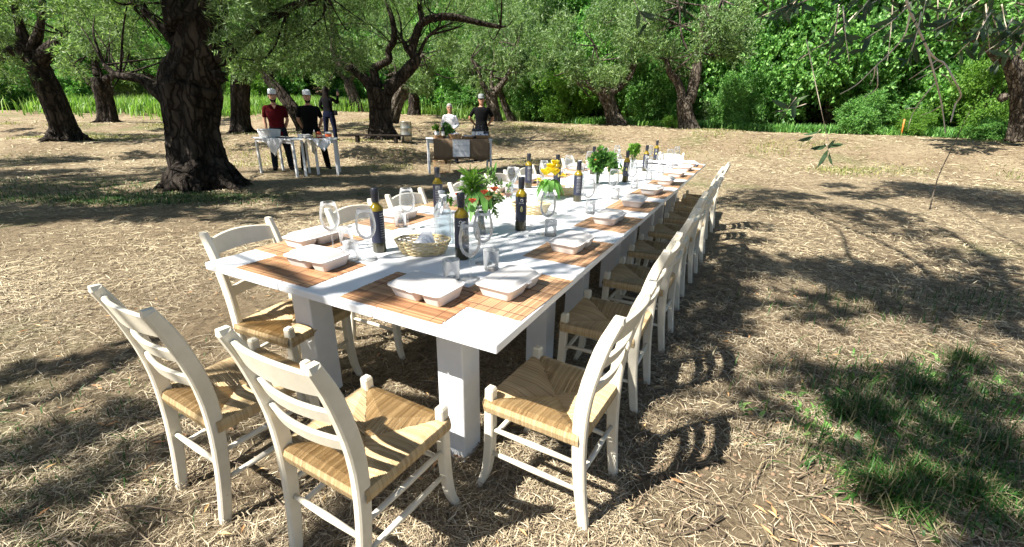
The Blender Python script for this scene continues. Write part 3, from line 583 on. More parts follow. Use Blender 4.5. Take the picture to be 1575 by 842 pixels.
for (px, py, H, r, wgt) in [(60, 252, 6, 1.0, .8), (170, 300, 5.6, .7, .8), (30, 300, 5.6, .9, .9), (110, 275, 5.6, .9, .6), (250, 235, 6, .8, .5), (140, 325, 5.4, .35, .6), (20, 345, 5.2, .3, .7), (560, 262, 6, .9, .7), (640, 280, 5.8, .6, .9), (610, 300, 5.6, .4, .7), (720, 292, 5.8, .6, .8), (790, 262, 6, .9, .9), (850, 252, 6, .9, .7), (690, 250, 6, .8, .6), (500, 300, 5.4, .4, .8), (430, 300, 5.4, .35, .6), (300, 330, 5, .2, .5), (930, 250, 6.2, .5, .3), (480, 330, 5, .25, .6), (400, 340, 5, .2, .4), (540, 300, 5.4, .45, 1), (680, 300, 5.4, .45, 1), (880, 268, 5.8, .5, .5), (560, 320, 5.2, .25, .6), (600, 275, 5.8, .7, 1), (540, 282, 5.6, .5, .9), (760, 285, 5.8, .6, .9), (820, 270, 6, .6, .9), (620, 250, 6, .9, .7), (780, 235, 6.2, 1, .8), (480, 285, 5.5, .4, .8), (450, 320, 5.2, .3, .6), (0, 270, 6, 1, .8), (200, 275, 5.8, .8, .6), (60, 325, 5.2, .5, .9), (350, 310, 5.2, .35, .7), (660, 322, 5.2, .2, .5)]:
    shade(px, py, H, r, wgt)
for (px, py, Y, r) in [(325, 250, 8.3, .40), (322, 200, 8.2, .40), (322, 150, 8.2, .45), (325, 100, 8.2, .4), (290, 215, 8.1, .2), (85, 170, 14.3, .6), (65, 115, 14.3, .6), (590, 190, 15.3, .6), (588, 150, 15.3, .6), (625, 110, 15.3, .5), (445, 175, 10.5, .3), (445, 215, 10.4, .25), (482, 190, 10.6, .45), (510, 190, 13, .5), (372, 170, 16.8, .6)]:
    shade3(at(px, py, Y=Y), 4.5, r, 1.3)  # leaf clumps added up the sun rays to darken trunks and people
rr_ = random.Random(5)
for i in range(34): shade(rr_.uniform(410, 900), rr_.uniform(268, 314), rr_.uniform(5, 6.4), rr_.uniform(.3, .7), rr_.uniform(.7, 1.1))
for i in range(26): shade(rr_.uniform(-20, 390), rr_.uniform(215, 335), rr_.uniform(5, 6.2), rr_.uniform(.3, .7), rr_.uniform(.6, 1))
for i in range(12): shade(rr_.uniform(1120, 1580), rr_.uniform(395, 490), rr_.uniform(5, 5.8), rr_.uniform(.16, .34), rr_.uniform(.6, 1))
for i in range(8): shade(rr_.uniform(1120, 1580), rr_.uniform(285, 335), rr_.uniform(5.4, 6), rr_.uniform(.3, .7), rr_.uniform(.6, 1))
OV2 = OV
def covered(clumps, L, W, K_, per=14):              # crown whose clumps each hold enough leaves to dapple the ground below
    Vs, Fs, o = [], [], 0
    for c in clumps:
        n = int((K_/1.5 if len(c) < 6 else .55)*1.5*c[4]*math.pi*c[3]**2*1.5/(L*W*.55)); n = max(n, 120)
        V, Fq = leaves([c[:4]], n, L, W, .1); Vs.append(V); Fs.append(Fq+o); o += len(V)
    return np.concatenate(Vs), np.concatenate(Fs)
V, Fq = covered(OV1, .10, .026, 2.4); link('crown', npmesh('crown', V, Fq, MT['willow']), ovt).location = (5.2, 3.6, 0)
ov2 = thing('olive_tree', 'old tree outside the left edge, unseen, its crown shaped to shade ground, trunks and people', 'tree', (-12.5, 2.5, 0))
V, Fq = covered(OV2, .15, .045, 3.4); link('crown', npmesh('crown', V, Fq, MT['willow']), ov2).location = (12.5, -2.5, 0)
tk = MB(); tk.tube(spline([(0, 0, -.2), (.1, .05, .9), (.3, 0, 1.9), (.4, .2, 3.0)], 24), list(np.linspace(.6, .36, 24)), 18, flute=.14); tk.build('trunk', MT['bark'], ov2)
for (a, b) in [((.4, .2, 2.9), (3.5, 1.0, 5.6)), ((.4, .2, 2.9), (6.2, 3.2, 6.2)), ((.3, 0, 2.8), (1.5, 4.2, 5.6)), ((.4, .1, 2.8), (-1.5, 3.0, 5.4))]:
    mid = (np.array(a)+np.array(b))/2+[0, 0, .45]; mb = MB(); mb.tube(spline([a, mid, b], 16), list(np.linspace(.2, .05, 16)), 9, flute=.1); mb.build('limb', MT['bark'], ov2)
OV = OV1
for pts, H, rr in [([(1130, 300), (1240, 325), (1330, 362), (1400, 398), (1440, 440), (1448, 500)], 5.2, .04), ([(1290, 300), (1400, 330), (1490, 375), (1545, 430), (1560, 520)], 5.4, .045), ([(1330, 362), (1380, 372), (1430, 372), (1480, 395)], 5.3, .03), ([(1240, 325), (1290, 355), (1310, 400), (1370, 440)], 5.1, .03), ([(1060, 560), (1120, 545), (1190, 560), (1290, 600)], 5.0, .02), ([(1040, 640), (1150, 640), (1260, 660)], 5.0, .03), ([(0, 640), (120, 600), (240, 530)], 4.6, .055), ([(0, 720), (130, 680), (260, 640)], 4.5, .04)]:
    P_ = [up(*at(a, b, z=0)[:2], H)-np.array([-5.2, -3.6, 0]) for a, b in pts]; mb = MB(); n_ = len(P_)*5
    mb.tube(spline(P_, n_), list(np.linspace(rr*.4, rr, n_)), 8, flute=.12); mb.build('limb', MT['bark'], ovt)
tk = MB(); tk.tube(spline([(0, 0, -.2), (.1, .05, .9), (.3, 0, 1.9), (.4, .2, 2.8)], 24), list(np.linspace(.62, .38, 24)), 18, flute=.14); tk.build('trunk', MT['bark'], ovt)
base = np.array([-5.2, -3.6, 0]); K = np.array([c[:3] for c in OV if len(c) < 6])-base
for (a, b) in [((.4, .2, 2.7), (2.5, 1.0, 5.2)), ((.4, .2, 2.7), (5.4, 2.6, 5.6)), ((.3, 0, 2.6), (1.5, 3.2, 4.9)), ((.4, .1, 2.6), (4.4, .5, 5.4))]:
    mid = (np.array(a)+np.array(b))/2+[0, 0, .35]; mb = MB(); mb.tube(spline([a, mid, b], 16), list(np.linspace(.2, .06, 16)), 9, flute=.1); mb.build('limb', MT['bark'], ovt)
bb = MB(); hubs = np.array([(2.5, 1.0, 5.2), (5.4, 2.6, 5.6), (1.5, 3.2, 4.9), (4.4, .5, 5.4)])
for c in K:
    h = hubs[np.argmin(np.linalg.norm(hubs-c, axis=1))]; mid = (h+c)/2+RS.randn(3)*.25
    bb.tube(spline([h, mid, c], 9), list(np.linspace(.026, .006, 9)), 5)
bb.build('branches', MT['bark'], ovt)
def hang(pts, Y, rpx, leafn=0, mb=None, lv=None, L=.10):
    P = np.array([at(a, b, Y=Y+(random.uniform(-.1, .1))) for a, b in pts]); S = spline(P, len(pts)*4)
    d = Y/ F_PX; mb.tube(S, list(np.linspace(rpx*d, rpx*d*.45, len(S))), 5)
    for i in range(leafn):
        k = random.uniform(.15, 1)*(len(S)-1); p = S[int(k)]; tdir = S[min(int(k)+1, len(S)-1)]-S[max(int(k)-1, 0)]; tdir /= np.linalg.norm(tdir)+1e-9
        dd = tdir*.6+RS.randn(3)*.55; dd[2] -= .1; dd /= np.linalg.norm(dd); s = np.cross(dd, RS.randn(3)); s /= np.linalg.norm(s)
        l = L*random.uniform(.6, 1.2); w_ = l*.12; nn = np.cross(dd, s)*l*.08
        lv.add([p, p+dd*l*.3+s*w_-nn, p+dd*l*.7+s*w_*.9-nn, p+dd*l-nn*.3, p+dd*l*.7-s*w_*.9-nn, p+dd*l*.3-s*w_-nn], [(0, 1, 2, 3, 4, 5)])
tm = MB(); lm = MB(); YH = 2.9
hang([(1380, -60), (1396, 7), (1410, 40), (1428, 78), (1441, 92), (1453, 98), (1466, 120), (1478, 146), (1470, 160), (1462, 188)], YH, 1.8, 0, tm, lm)
hang([(1426, 76), (1437, 115), (1448, 160), (1454, 205)], YH, 1.4, 0, tm, lm)
hang([(1400, 20), (1392, 53), (1375, 75), (1346, 103), (1318, 130), (1292, 145)], YH, 1.2, 0, tm, lm)
for pts in [[(1452, 98), (1430, 112), (1408, 124)], [(1442, 92), (1420, 108), (1398, 123)], [(1440, 126), (1420, 150), (1404, 175), (1396, 200)], [(1450, 162), (1432, 172), (1415, 178)], [(1346, 103), (1344, 118), (1338, 130)], [(1349, 103), (1350, 125), (1347, 138), (1328, 150)], [(1478, 148), (1468, 162), (1466, 178)], [(1448, 115), (1455, 118), (1466, 130)], [(1393, 168), (1418, 165)]]:
    hang(pts, YH, .8, 0, tm, lm)
for i in range(34):
    x0 = random.uniform(1225, 1600); y0 = random.uniform(-60, 30); dx = random.uniform(-90, 20); dyy = random.uniform(30, 95)
    hang([(x0, y0), (x0+dx*.4, y0+dyy*.5), (x0+dx, y0+dyy)], YH+random.uniform(-.3, .8), .9, 13, tm, lm)
for pts, n_ in [([(1240, 60), (1262, 165), (1270, 200), (1277, 236)], 0), ([(1271, 222), (1277, 240)], 7), ([(1262, 200), (1248, 214), (1228, 225)], 2), ([(1240, 160), (1215, 168), (1198, 172)], 7), ([(1225, 150), (1206, 175)], 4), ([(960, -30), (985, 20), (1000, 38)], 9), ([(1060, -30), (1050, 10)], 6), ([(1190, -40), (1180, 20)], 8)]:
    hang(pts, 2.6, .6, n_, tm, lm)
o = tm.build('hanging_twigs', mat('pale_twig', (.72, .62, .48), (.5, .41, .3), .8), ovt); o.location = (5.2, 3.6, 0); o['kind'] = 'stuff'; o['label'] = 'thin bare twigs hanging at upper right'
o = lm.build('hanging_leaves', leafmat('dark_narrow_leaves', [(0, (.02, .045, .02)), (1, (.06, .10, .04))], .15), ovt); o.location = (5.2, 3.6, 0); o['kind'] = 'stuff'
# thin bare sapling stick standing right
q = at(1430, 322, z=0); st = MB(); st.tube(spline([(0, 0, -.02), (.05, .1, .5), (.02, .0, 1.0), (.1, 0, 1.6)], 10), list(np.linspace(.012, .004, 10)), 5)
tag(st.build('bare_stick', MT['barkpale'], None, (q[0], q[1], 0)), 'thin pale bare stick standing upright in the open ground at right', 'stick')
q = at(1390, 196, Y=17.3); z = tz(q[0], q[1]); st = MB(); st.tube([(0, 0, 0), (-.03, 0, .3), (-.06, 0, .6)], .022, 8)
tag(st.build('orange_stake', MT['stake'], None, (q[0], q[1], z)), 'short orange stake in the hedge below the bare twigs', 'stake')
# ------------------------------------------------------------------ long table
def make_table(k, label, v0, v1):
    W = 1.474; L = v1-v0
    r = thing('dining_table', label, 'table', tb(-W/2, (v0+v1)/2), YAW, 'white tables set end to end')
    for i in range(3):
        m = MB(); g_ = .002; m.box((-W/2+i*W/3+g_, -L/2+g_, TOP-.032), (-W/2+(i+1)*W/3-g_, L/2-g_, TOP), .003); m.build('board', MT['white'], r)
    for s in (-1, 1):
        m = MB(); m.box((-W/2+.16, s*(L/2-.20)-.02, TOP-.105), (W/2-.16, s*(L/2-.20)+.02, TOP-.033), .002); m.build('apron', MT['white'], r)
        m = MB(); m.box((s*(W/2-.2)-.018, -L/2+.223, TOP-.104), (s*(W/2-.2)+.018, L/2-.223, TOP-.033), .002); m.build('side_rail', MT['white'], r)
        for t_ in (-1, 1):
            m = MB(); q_ = s*(W/2-(.35 if s > 0 else .27)); m.box((q_-.062, t_*(L/2-.30)-.062, 0), (q_+.062, t_*(L/2-.30)+.062, TOP-.034), .004); m.build('leg', MT['white'], r)
    return r
for k, (a, b) in enumerate([(0, 1.42), (1.424, 2.84), (2.844, 4.27), (4.274, 5.9)]):
    make_table(k, ['white painted table at the near end of the long row', 'white table joined behind the nearest one, under the yellow flowers',
                   'third white table of the long row, under the big dark green bunch', 'last white table at the far end of the long row'][k], a, b)
# ------------------------------------------------------------------ chairs (local: faces +Y)
def chair_master(label):
    r = thing('rush_chair', label, 'chair', (0, 0, 0), 0, 'cream rush-seated chairs round the long table')
    cm = MT['cream']
    for s in (-1, 1):
        m = MB(); P = spline([(s*.150, -.206, 0), (s*.158, -.182, .18), (s*.166, -.168, .38), (s*.170, -.176, .56), (s*.172, -.216, .74), (s*.172, -.257, .85)], 16)
        hw = [.0175, .0205, .0235, .0245, .0225, .018]; hw = np.interp(np.linspace(0, 5, 16), range(6), hw)
        vs = []
        for i, p in enumerate(P):
            t_ = P[min(i+1, 15)]-P[max(i-1, 0)]; t_ /= np.linalg.norm(t_); nrm = np.array([0, t_[2], -t_[1]])
            c = .005
            for (a, b) in ((-.0145+c, -1), (.0145-c, -1), (.0145, -1+c/hw[i]), (.0145, 1-c/hw[i]), (.0145-c, 1), (-.0145+c, 1), (-.0145, 1-c/hw[i]), (-.0145, -1+c/hw[i])):
                vs.append(p+np.array([a, 0, 0])+nrm*b*hw[i])
        fs = [(i*8+j, i*8+(j+1) % 8, (i+1)*8+(j+1) % 8, (i+1)*8+j) for i in range(15) for j in range(8)]
        k = len(vs); vs += [P[15]+np.array([a, b*.8, .012]) for a, b in ((-.010, -.018), (.010, -.018), (.010, .018), (-.010, .018))]
        fs += [tuple(range(7, -1, -1)), (120, 121, k+1, k), (121, 122, 123, k+2, k+1), (123, 124, k+2), (124, 125, k+3, k+2), (125, 126, 127, k, k+3), (127, 120, k), (k, k+1, k+2, k+3)]
        m.add(vs, fs); m.build('back_post', cm, r)
        m = MB(); P = spline([(s*.186, .228, 0), (s*.179, .198, .08), (s*.174, .184, .20), (s*.174, .180, .35), (s*.174, .178, .462)], 12)
        hw = np.interp(np.linspace(0, 4, 12), range(5), [.0135, .0165, .0185, .0185, .0175])
        vs = [p+np.array([a*h, b*h, 0]) for p, h in zip(P, hw) for a, b in ((-.75, -1), (.75, -1), (1, -.75), (1, .75), (.75, 1), (-.75, 1), (-1, .75), (-1, -.75))]
        fs = [(i*8+j, i*8+(j+1) % 8, (i+1)*8+(j+1) % 8, (i+1)*8+j) for i in range(11) for j in range(8)]
        k = len(vs); vs += [P[11]+np.array([a*.012, b*.012, .008]) for a, b in ((-1, -1), (1, -1), (1, 1), (-1, 1))]
        fs += [tuple(range(7, -1, -1)), (88, 89, k+1, k), (89, 90, 91, k+2, k+1), (91, 92, k+2), (92, 93, k+3, k+2), (93, 94, 95, k, k+3), (95, 88, k), (k, k+1, k+2, k+3)]
        m.add(vs, fs); m.build('front_leg', cm, r)
        for z, zz in ((.175, .18), (.285, .29)):
            m = MB(); m.tube([(s*.157, -.178, z), (s*.166, 0, z+.003), (s*.175, .184, zz)], [.008, .0115, .008], 8); m.build('side_stretcher', cm, r)
        m = MB(); m.box((s*.172-.009, -.160, .374), (s*.172+.009, .172, .400), .003); m.build('seat_rail', cm, r)
    for (y0, z, hh, arch) in ((-.234, .790, .034, .022), (-.194, .672, .021, .008), (-.176, .575, .021, .008)):
        m = MB(); vs = []; n = 13
        for i in range(n):
            u = -1+2*i/(n-1); x = u*.165; y = y0-.030*(1-u*u); zc = z+arch*(1-u*u)*.5
            hgt = hh+arch*.35*(1-u*u); lean = .30
            for (dy, dz) in ((-.008, -hgt), (.008, -hgt), (.008, hgt-.003), (.004, hgt), (-.004, hgt), (-.008, hgt-.003)): vs.append((x, y+dy-dz*lean, zc+dz))
        fs = [(i*6+j, i*6+(j+1) % 6, (i+1)*6+(j+1) % 6, (i+1)*6+j) for i in range(n-1) for j in range(6)]+[tuple(range(5, -1, -1)), tuple((n-1)*6+j for j in range(6))]
        m.add(vs, fs, False); m.build('back_slat', cm, r)
    for (y, z, x) in ((-.176, .235, .152), (.184, .235, .174)):
        m = MB(); m.tube([(-x, y, z), (0, y, z), (x, y, z)], [.008, .0115, .008], 8); m.build('cross_stretcher', cm, r)
    for y, x in ((-.166, .155), (.176, .158)):
        m = MB(); m.box((-x, y-.009, .374), (x, y+.009, .400), .003); m.build('seat_rail', cm, r)
    # rush seat: cords run in from each rail to the diagonals
    m = MB(); zc = .413; C = [(-.180, -.176), (.180, -.176), (.196, .196), (-.196, .196)]; cen = (.0, .0)
    def cord(p, q, nrm, wv, drop=.036):      # from the rail edge p inwards to q
        p = np.array(p); q = np.array(q); d = q-p; L_ = np.linalg.norm(d)
        pts = [(p+nrm*.004, zc-drop), (p+nrm*.009, zc-.012), (p+nrm*.003, zc+.006), (p-nrm*min(.02, L_*.3), zc+.012), (p+d*.6, zc+.012-.10*L_*.6*.25), (q, zc+.010-.028*min(1, L_/.19))]
        vs = []; j_ = random.uniform(-.0012, .0012)
        for (c, z) in pts:
            vs += [(*(c-wv), z-.002), (*c, z+.0030+j_), (*(c+wv), z-.002)]
        m.add(vs, [(i*3+j, i*3+j+1, (i+1)*3+j+1, (i+1)*3+j) for i in range(5) for j in range(2)])
    for e in range(4):
        a = np.array(C[e]); b = np.array(C[(e+1) % 4]); L_ = np.linalg.norm(b-a); t_ = (b-a)/L_; nrm = np.array([t_[1], -t_[0]]); n = 84
        for i in range(n):
            f = .015+.97*(i+.5)/n; p = a+(b-a)*f; ff = min(f, 1-f)/.5
            hx = np.array([0., .0]); corner = a if f < .5 else b
            q = corner+(hx-corner)*ff
            if e in (0, 2) and ff > .93: q = q+t_*0
            q = q+np.array([random.uniform(-.003, .003), random.uniform(-.003, .003)])
            cord(p, q, nrm, t_*L_/n*.54)
    m.build('seat', MT['rush'], r)
    return r
ch0 = chair_master('x')
R_CH = [.34, 1.07, 1.77, 2.47, 3.15, 3.80, 4.45, 5.10]
L_CH = [.28, .92, 1.43, 2.12, 2.75, 3.35, 3.95, 4.6]
used = False
def place_chair(label, u, v, rz, dz=0):
    global used
    q = tb(u, v, dz)
    if not used: ch0.location = Vector(q); ch0.rotation_euler.z = rz; ch0['label'] = label; used = True; return ch0
    return dup(ch0, label, q, rz)
def ordl(k, n): return ['nearest', 'second', 'third', 'fourth', 'fifth', 'sixth', 'seventh', 'eighth', 'ninth'][k] if k < n-1 else 'farthest'
for k, v in enumerate(R_CH): place_chair('cream rush-seated chair on the right of the table, %s to the lens on that side' % ordl(k, 8) if k == 0 else 'cream rush-seated chair on the right of the table, %s one back from the near corner' % ordl(k, 8), .064+[0, -.01, 0, -.02, 0, .01, -.03, .0][k], v, YAW+R(86)+R([0, 4, 3, 5, 2, 6, 4, 5][k]))
for k, v in enumerate(L_CH): place_chair('cream chair on the left of the table, %s one back from the near left corner' % ordl(k, 8), -1.32+[-.03, .02, 0, .02, -.02, 0, 0, 0][k], v, YAW-R(90)+R([6, 2, 0, 3, -2, -1, 2, 0, 1][k]))
place_chair('cream rush-seated chair at the near end, the left one, nearest the picture\'s left edge', -1.026, -.20, YAW-R(1.8))
place_chair('cream rush-seated chair at the near end, the right one, cut by the bottom edge', -.392, -.172, YAW-R(1.2))
place_chair('white chair at the far end of the long table', -.55, 6.15, YAW+R(180))
# ------------------------------------------------------------------ things on the table
def mat_mesh(kind):
    m = MB(); th = MB()
    if kind == 'reed':
        n = 64; L_, D = .445, .305
        for i in range(n):
            y = -D/2+D*(i+.5)/n; e = random.uniform(-.003, .003); z = random.uniform(0, .0006)
            m.box((-L_/2+e, y-D/n*.46, .0005), (L_/2+e, y+D/n*.46, .0028+z))
        for x in (-.18, -.06, .06, .18): th.box((x-.0006, -D/2, .0030), (x+.0006, D/2, .0037))
    else:
        L_, D = .31, .43; n = 28
        for i in range(n):
            x = -L_/2+L_*(i+.5)/n; e = random.uniform(-.002, .002); z = random.uniform(0, .0006)
            m.box((x-L_/n*.45, -D/2+e, .0005), (x+L_/n*.45, D/2+e, .0028+z))
        for k in range(6): y = -D/2+D*(k+.5)/6; th.box((-L_/2, y-.0012, .0030), (L_/2, y+.0012, .0038))
        for k in range(1, 5): x = -L_/2+L_/28*(k*28//5); th.box((x-.0011, -D/2, .0006), (x+.0011, D/2, .0036))
    return m, th
def make_mat(kind):
    r = thing('placemat', '', 'placemat', group='slatted placemats on the long table'); m, th = mat_mesh(kind)
    m.build('slats', MT['mat_dark' if kind == 'reed' else 'mat_pale'], r)['kind'] = 'stuff'; th.build('threads', MT['thread'], r); return r
def make_box():
    r = thing('takeaway_box', '', 'food box', group='white lidded food boxes on the placemats')
    m = MB(); pw = 8
    m.rings([(-.046, 0, .0, .055, .058), (-.046, 0, .003, .058, .061), (-.0455, 0, .042, .071, .0755), (-.0455, 0, .044, .071, .0755)], 40, pw=pw, smooth=False)
    m.rings([(.074, 0, .0, .030, .058), (.074, 0, .003, .033, .061), (.073, 0, .042, .0445, .0755), (.073, 0, .044, .0445, .0755)], 40, pw=pw, smooth=False)
    m.rings([(0, 0, .0425, .114, .073), (0, 0, .044, .124, .083), (0, 0, .0465, .1245, .0835), (0, 0, .0466, .1, .06)], 44, pw=8, smooth=False); m.build('tray', MT['box'], r)
    m = MB(); m.rings([(0, 0, .0468, .124, .083), (0, 0, .0492, .1235, .0825), (0, 0, .0496, .113, .0735), (0, 0, .0525, .110, .071), (0, 0, .0625, .100, .062), (0, 0, .0645, .096, .058), (0, 0, .0645, .03, .02)], 44, pw=8, smooth=False)
    m.box((-.088, -.0015, .0646), (.088, .0015, .0656), .0004)
    m.build('lid', MT['box'], r)
    m = MB(); m.box((-.014, -.090, .0445), (.014, -.082, .048), .001); m.build('closing_tab', MT['box'], r); return r
def make_wine():
    r = thing('wine_glass', '', 'glass', group='stemmed wine glasses on the long table')
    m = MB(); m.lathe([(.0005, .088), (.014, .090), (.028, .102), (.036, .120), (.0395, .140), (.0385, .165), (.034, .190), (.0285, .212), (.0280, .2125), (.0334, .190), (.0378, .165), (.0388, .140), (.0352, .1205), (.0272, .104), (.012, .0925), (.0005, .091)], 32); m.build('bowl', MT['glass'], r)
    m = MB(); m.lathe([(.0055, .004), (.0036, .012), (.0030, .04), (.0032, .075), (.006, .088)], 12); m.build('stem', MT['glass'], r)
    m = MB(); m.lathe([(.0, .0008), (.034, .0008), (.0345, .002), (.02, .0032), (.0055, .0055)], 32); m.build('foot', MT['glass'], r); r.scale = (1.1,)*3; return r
def make_tumbler():
    r = thing('tumbler', '', 'glass', group='straight glass tumblers on the long table')
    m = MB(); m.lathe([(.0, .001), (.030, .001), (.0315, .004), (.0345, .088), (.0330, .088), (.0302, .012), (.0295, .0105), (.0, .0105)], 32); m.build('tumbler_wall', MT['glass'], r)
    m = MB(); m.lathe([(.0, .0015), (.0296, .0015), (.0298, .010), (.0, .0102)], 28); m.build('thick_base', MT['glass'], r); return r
def make_bottle(back=False):
    r = thing('oil_bottle', '', 'bottle', group='dark bottles with navy labels on the long table')
    m = MB(); rb = .0315
    m.lathe([(.0, .0), (rb-.003, 0), (rb, .004), (rb, .10), (rb, .176)], 32, mi=0)
    m.lathe([(rb, .176), (rb, .205), (rb-.003, .214), (.020, .224), (.0145, .230), (.0135, .245)], 32, mi=1); m.build('glass_body', [MT['oil'], MT['oil_sunlit']], r)
    m = MB(); m.lathe([(.0165, .240), (.0175, .241), (.0178, .300), (.0165, .3025), (.0, .3025)], 28); m.build('cap', MT['cap'], r)
    m = MB(); a0 = -1.9; n = 24; rl = rb+.0006; z0, z1 = (.060, .196) if not back else (.05, .200)
    vs = [(rl*math.cos(a), rl*math.sin(a), z) for z in (z0, z1) for a in [-math.pi*.92+math.pi*1.84*i/n for i in range(n+1)]]
    m.add(vs, [(i, i+1, n+2+i, n+1+i) for i in range(n)], True); lb = m.build('label', MT['label'], r)
    def onl(pts, mi, mm, rr=rb+.0012): mm.add([(rr*math.cos(a), rr*math.sin(a), z) for a, z in pts], [tuple(range(len(pts)))], True, mi)
    m = MB(); R0 = rb+.0012
    if not back:
        for i in range(14):                            # round emblem
            t0, t1 = 6.283*i/14, 6.283*(i+1)/14
            onl([(.008*c_/R0*math.cos(t)*1.0, .177+.008*c_*math.sin(t)) for c_, t in ((1, t0), (1, t1), (.78, t1), (.78, t0))], 0, m)
        x = -.013
        for i in range(12):                            # the line of small letters
            w_ = random.uniform(.0012, .0020); onl([(x/R0, .160), ((x+w_)/R0, .160), ((x+w_)/R0, .1635), (x/R0, .1635)], 0, m); x += w_+.0007
        dp = [(0, .145)]+[(.0105*math.sin(t)*(.45+.55*math.sin(t/2)**2)/R0, .128-.016*(-math.cos(t))*1.0) for t in np.linspace(.4, 5.88, 12)]
        onl([(a, .110+(z-.110)) for a, z in dp], 1, m)
    else:
        for l_ in range(11):
            z = .186-l_*.011; x = -.016
            while x < .014:
                w_ = random.uniform(.0015, .005); h_ = .0034 if l_ < 2 else .0016; onl([(x/R0, z), ((x+w_)/R0, z), ((x+w_)/R0, z+h_), (x/R0, z+h_)], 0, m); x += w_+.0012
    m.build('print', [MT['print'], MT['printy']], lb)
    return r
def make_carafe():
    r = thing('water_bottle', '', 'bottle', group='clear water bottles on the long table')
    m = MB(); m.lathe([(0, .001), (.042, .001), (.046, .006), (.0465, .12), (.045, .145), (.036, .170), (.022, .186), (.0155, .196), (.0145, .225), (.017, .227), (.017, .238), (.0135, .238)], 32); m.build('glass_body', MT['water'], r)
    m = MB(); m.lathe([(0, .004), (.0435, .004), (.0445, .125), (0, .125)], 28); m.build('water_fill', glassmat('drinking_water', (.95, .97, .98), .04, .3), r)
    m = MB(); m.lathe([(.0, .218), (.013, .218), (.0135, .238), (.018, .239), (.018, .248), (0, .250)], 20); m.build('stopper', MT['plastic'], r); return r
def weave(m, rows, a, b, flare, h, nst, c=(0, 0, 0), rr=.0032):
    for k in range(rows):
        f = (k+.5)/rows; A = a*(1+flare*f**.8); B = b*(1+flare*f**.8); z = h*f; pts = []; N = nst*4
        for i in range(N+1):
            t_ = 6.283185*i/N; w_ = .0034*math.sin(t_*nst+(math.pi if k % 2 else 0)); pts.append((c[0]+(A+w_)*math.cos(t_), c[1]+(B+w_)*math.sin(t_), c[2]+z+.003))
        m.tube(pts, rr, 4, False, upref=(0, 0, 1))
def make_basket(mt='basket', a=.10, b=.07, h=.062):
    m = MB(); weave(m, 8, a, b, .30, h, 13); A, B = a*1.31, b*1.31
    for ph in (0, 2.1, 4.2):
        m.tube([(A*math.cos(t_)+.004*math.cos(t_*14+ph)*math.cos(t_), B*math.sin(t_)+.004*math.cos(t_*14+ph)*math.sin(t_), h+.004+.004*math.sin(t_*14+ph)) for t_ in np.linspace(0, 6.2832, 90)], .003, 4, False, upref=(0, 0, 1))
    body = m
    s = MB()
    for i in range(26):
        t_ = 6.283*i/26; s.tube([(a*math.cos(t_), b*math.sin(t_), 0), (a*1.3*math.cos(t_), b*1.3*math.sin(t_), h)], .0028, 4)
    f = MB(); f.rings([(0, 0, .0005, a, b), (0, 0, .003, a, b)], 24)
    return body, s, f
def put_basket(label, loc, rz, mt='basket', a=.10, b=.07, h=.062, group='wicker bread baskets on the long table', name='wicker_basket'):
    r = thing(name, label, 'basket', loc, rz, group); bo, s, f = make_basket(mt, a, b, h)
    bo.build('woven_wall', MT[mt], r); s.build('stakes', MT[mt], r); f.build('basket_bottom', MT[mt], r); return r
def put_napkin(label, loc, rz, s=1):
    m = MB()
    for i in range(3):
        o_ = (i-1)*.022; h_ = .055+.01*i; T_ = .0015
        m.add([(-.06*s, o_-.02, .0), (.06*s, o_-.03, .0), (.004+.02*i, o_+.012, h_), (-.06*s, o_+.002-.02, .0-.0), (.06*s, o_+.03, .004), (.0, o_+.016, h_-.002)], [(0, 1, 2), (1, 4, 2), (4, 3, 5), (4, 5, 2), (3, 0, 2), (3, 2, 5)])
    tag(m.build('paper_napkins', MT['paper'], None, loc, rz), label, 'napkin', 'folded paper napkins in the baskets')
mat_r = make_mat('reed'); mat_b = make_mat('bamboo'); bx0 = make_box(); wg0 = make_wine(); tu0 = make_tumbler(); bt0 = make_bottle(); bt1 = make_bottle(True); ca0 = make_carafe()
first = {}
def put(master, label, u, v, rz=0, z=TOP):
    q = tb(u, v, z); key = master.name
    if key not in first:
        first[key] = 1; kids(master); master.location = Vector(q); master.rotation_euler.z = rz; master['label'] = label; return master
    return dup(master, label, q, rz)
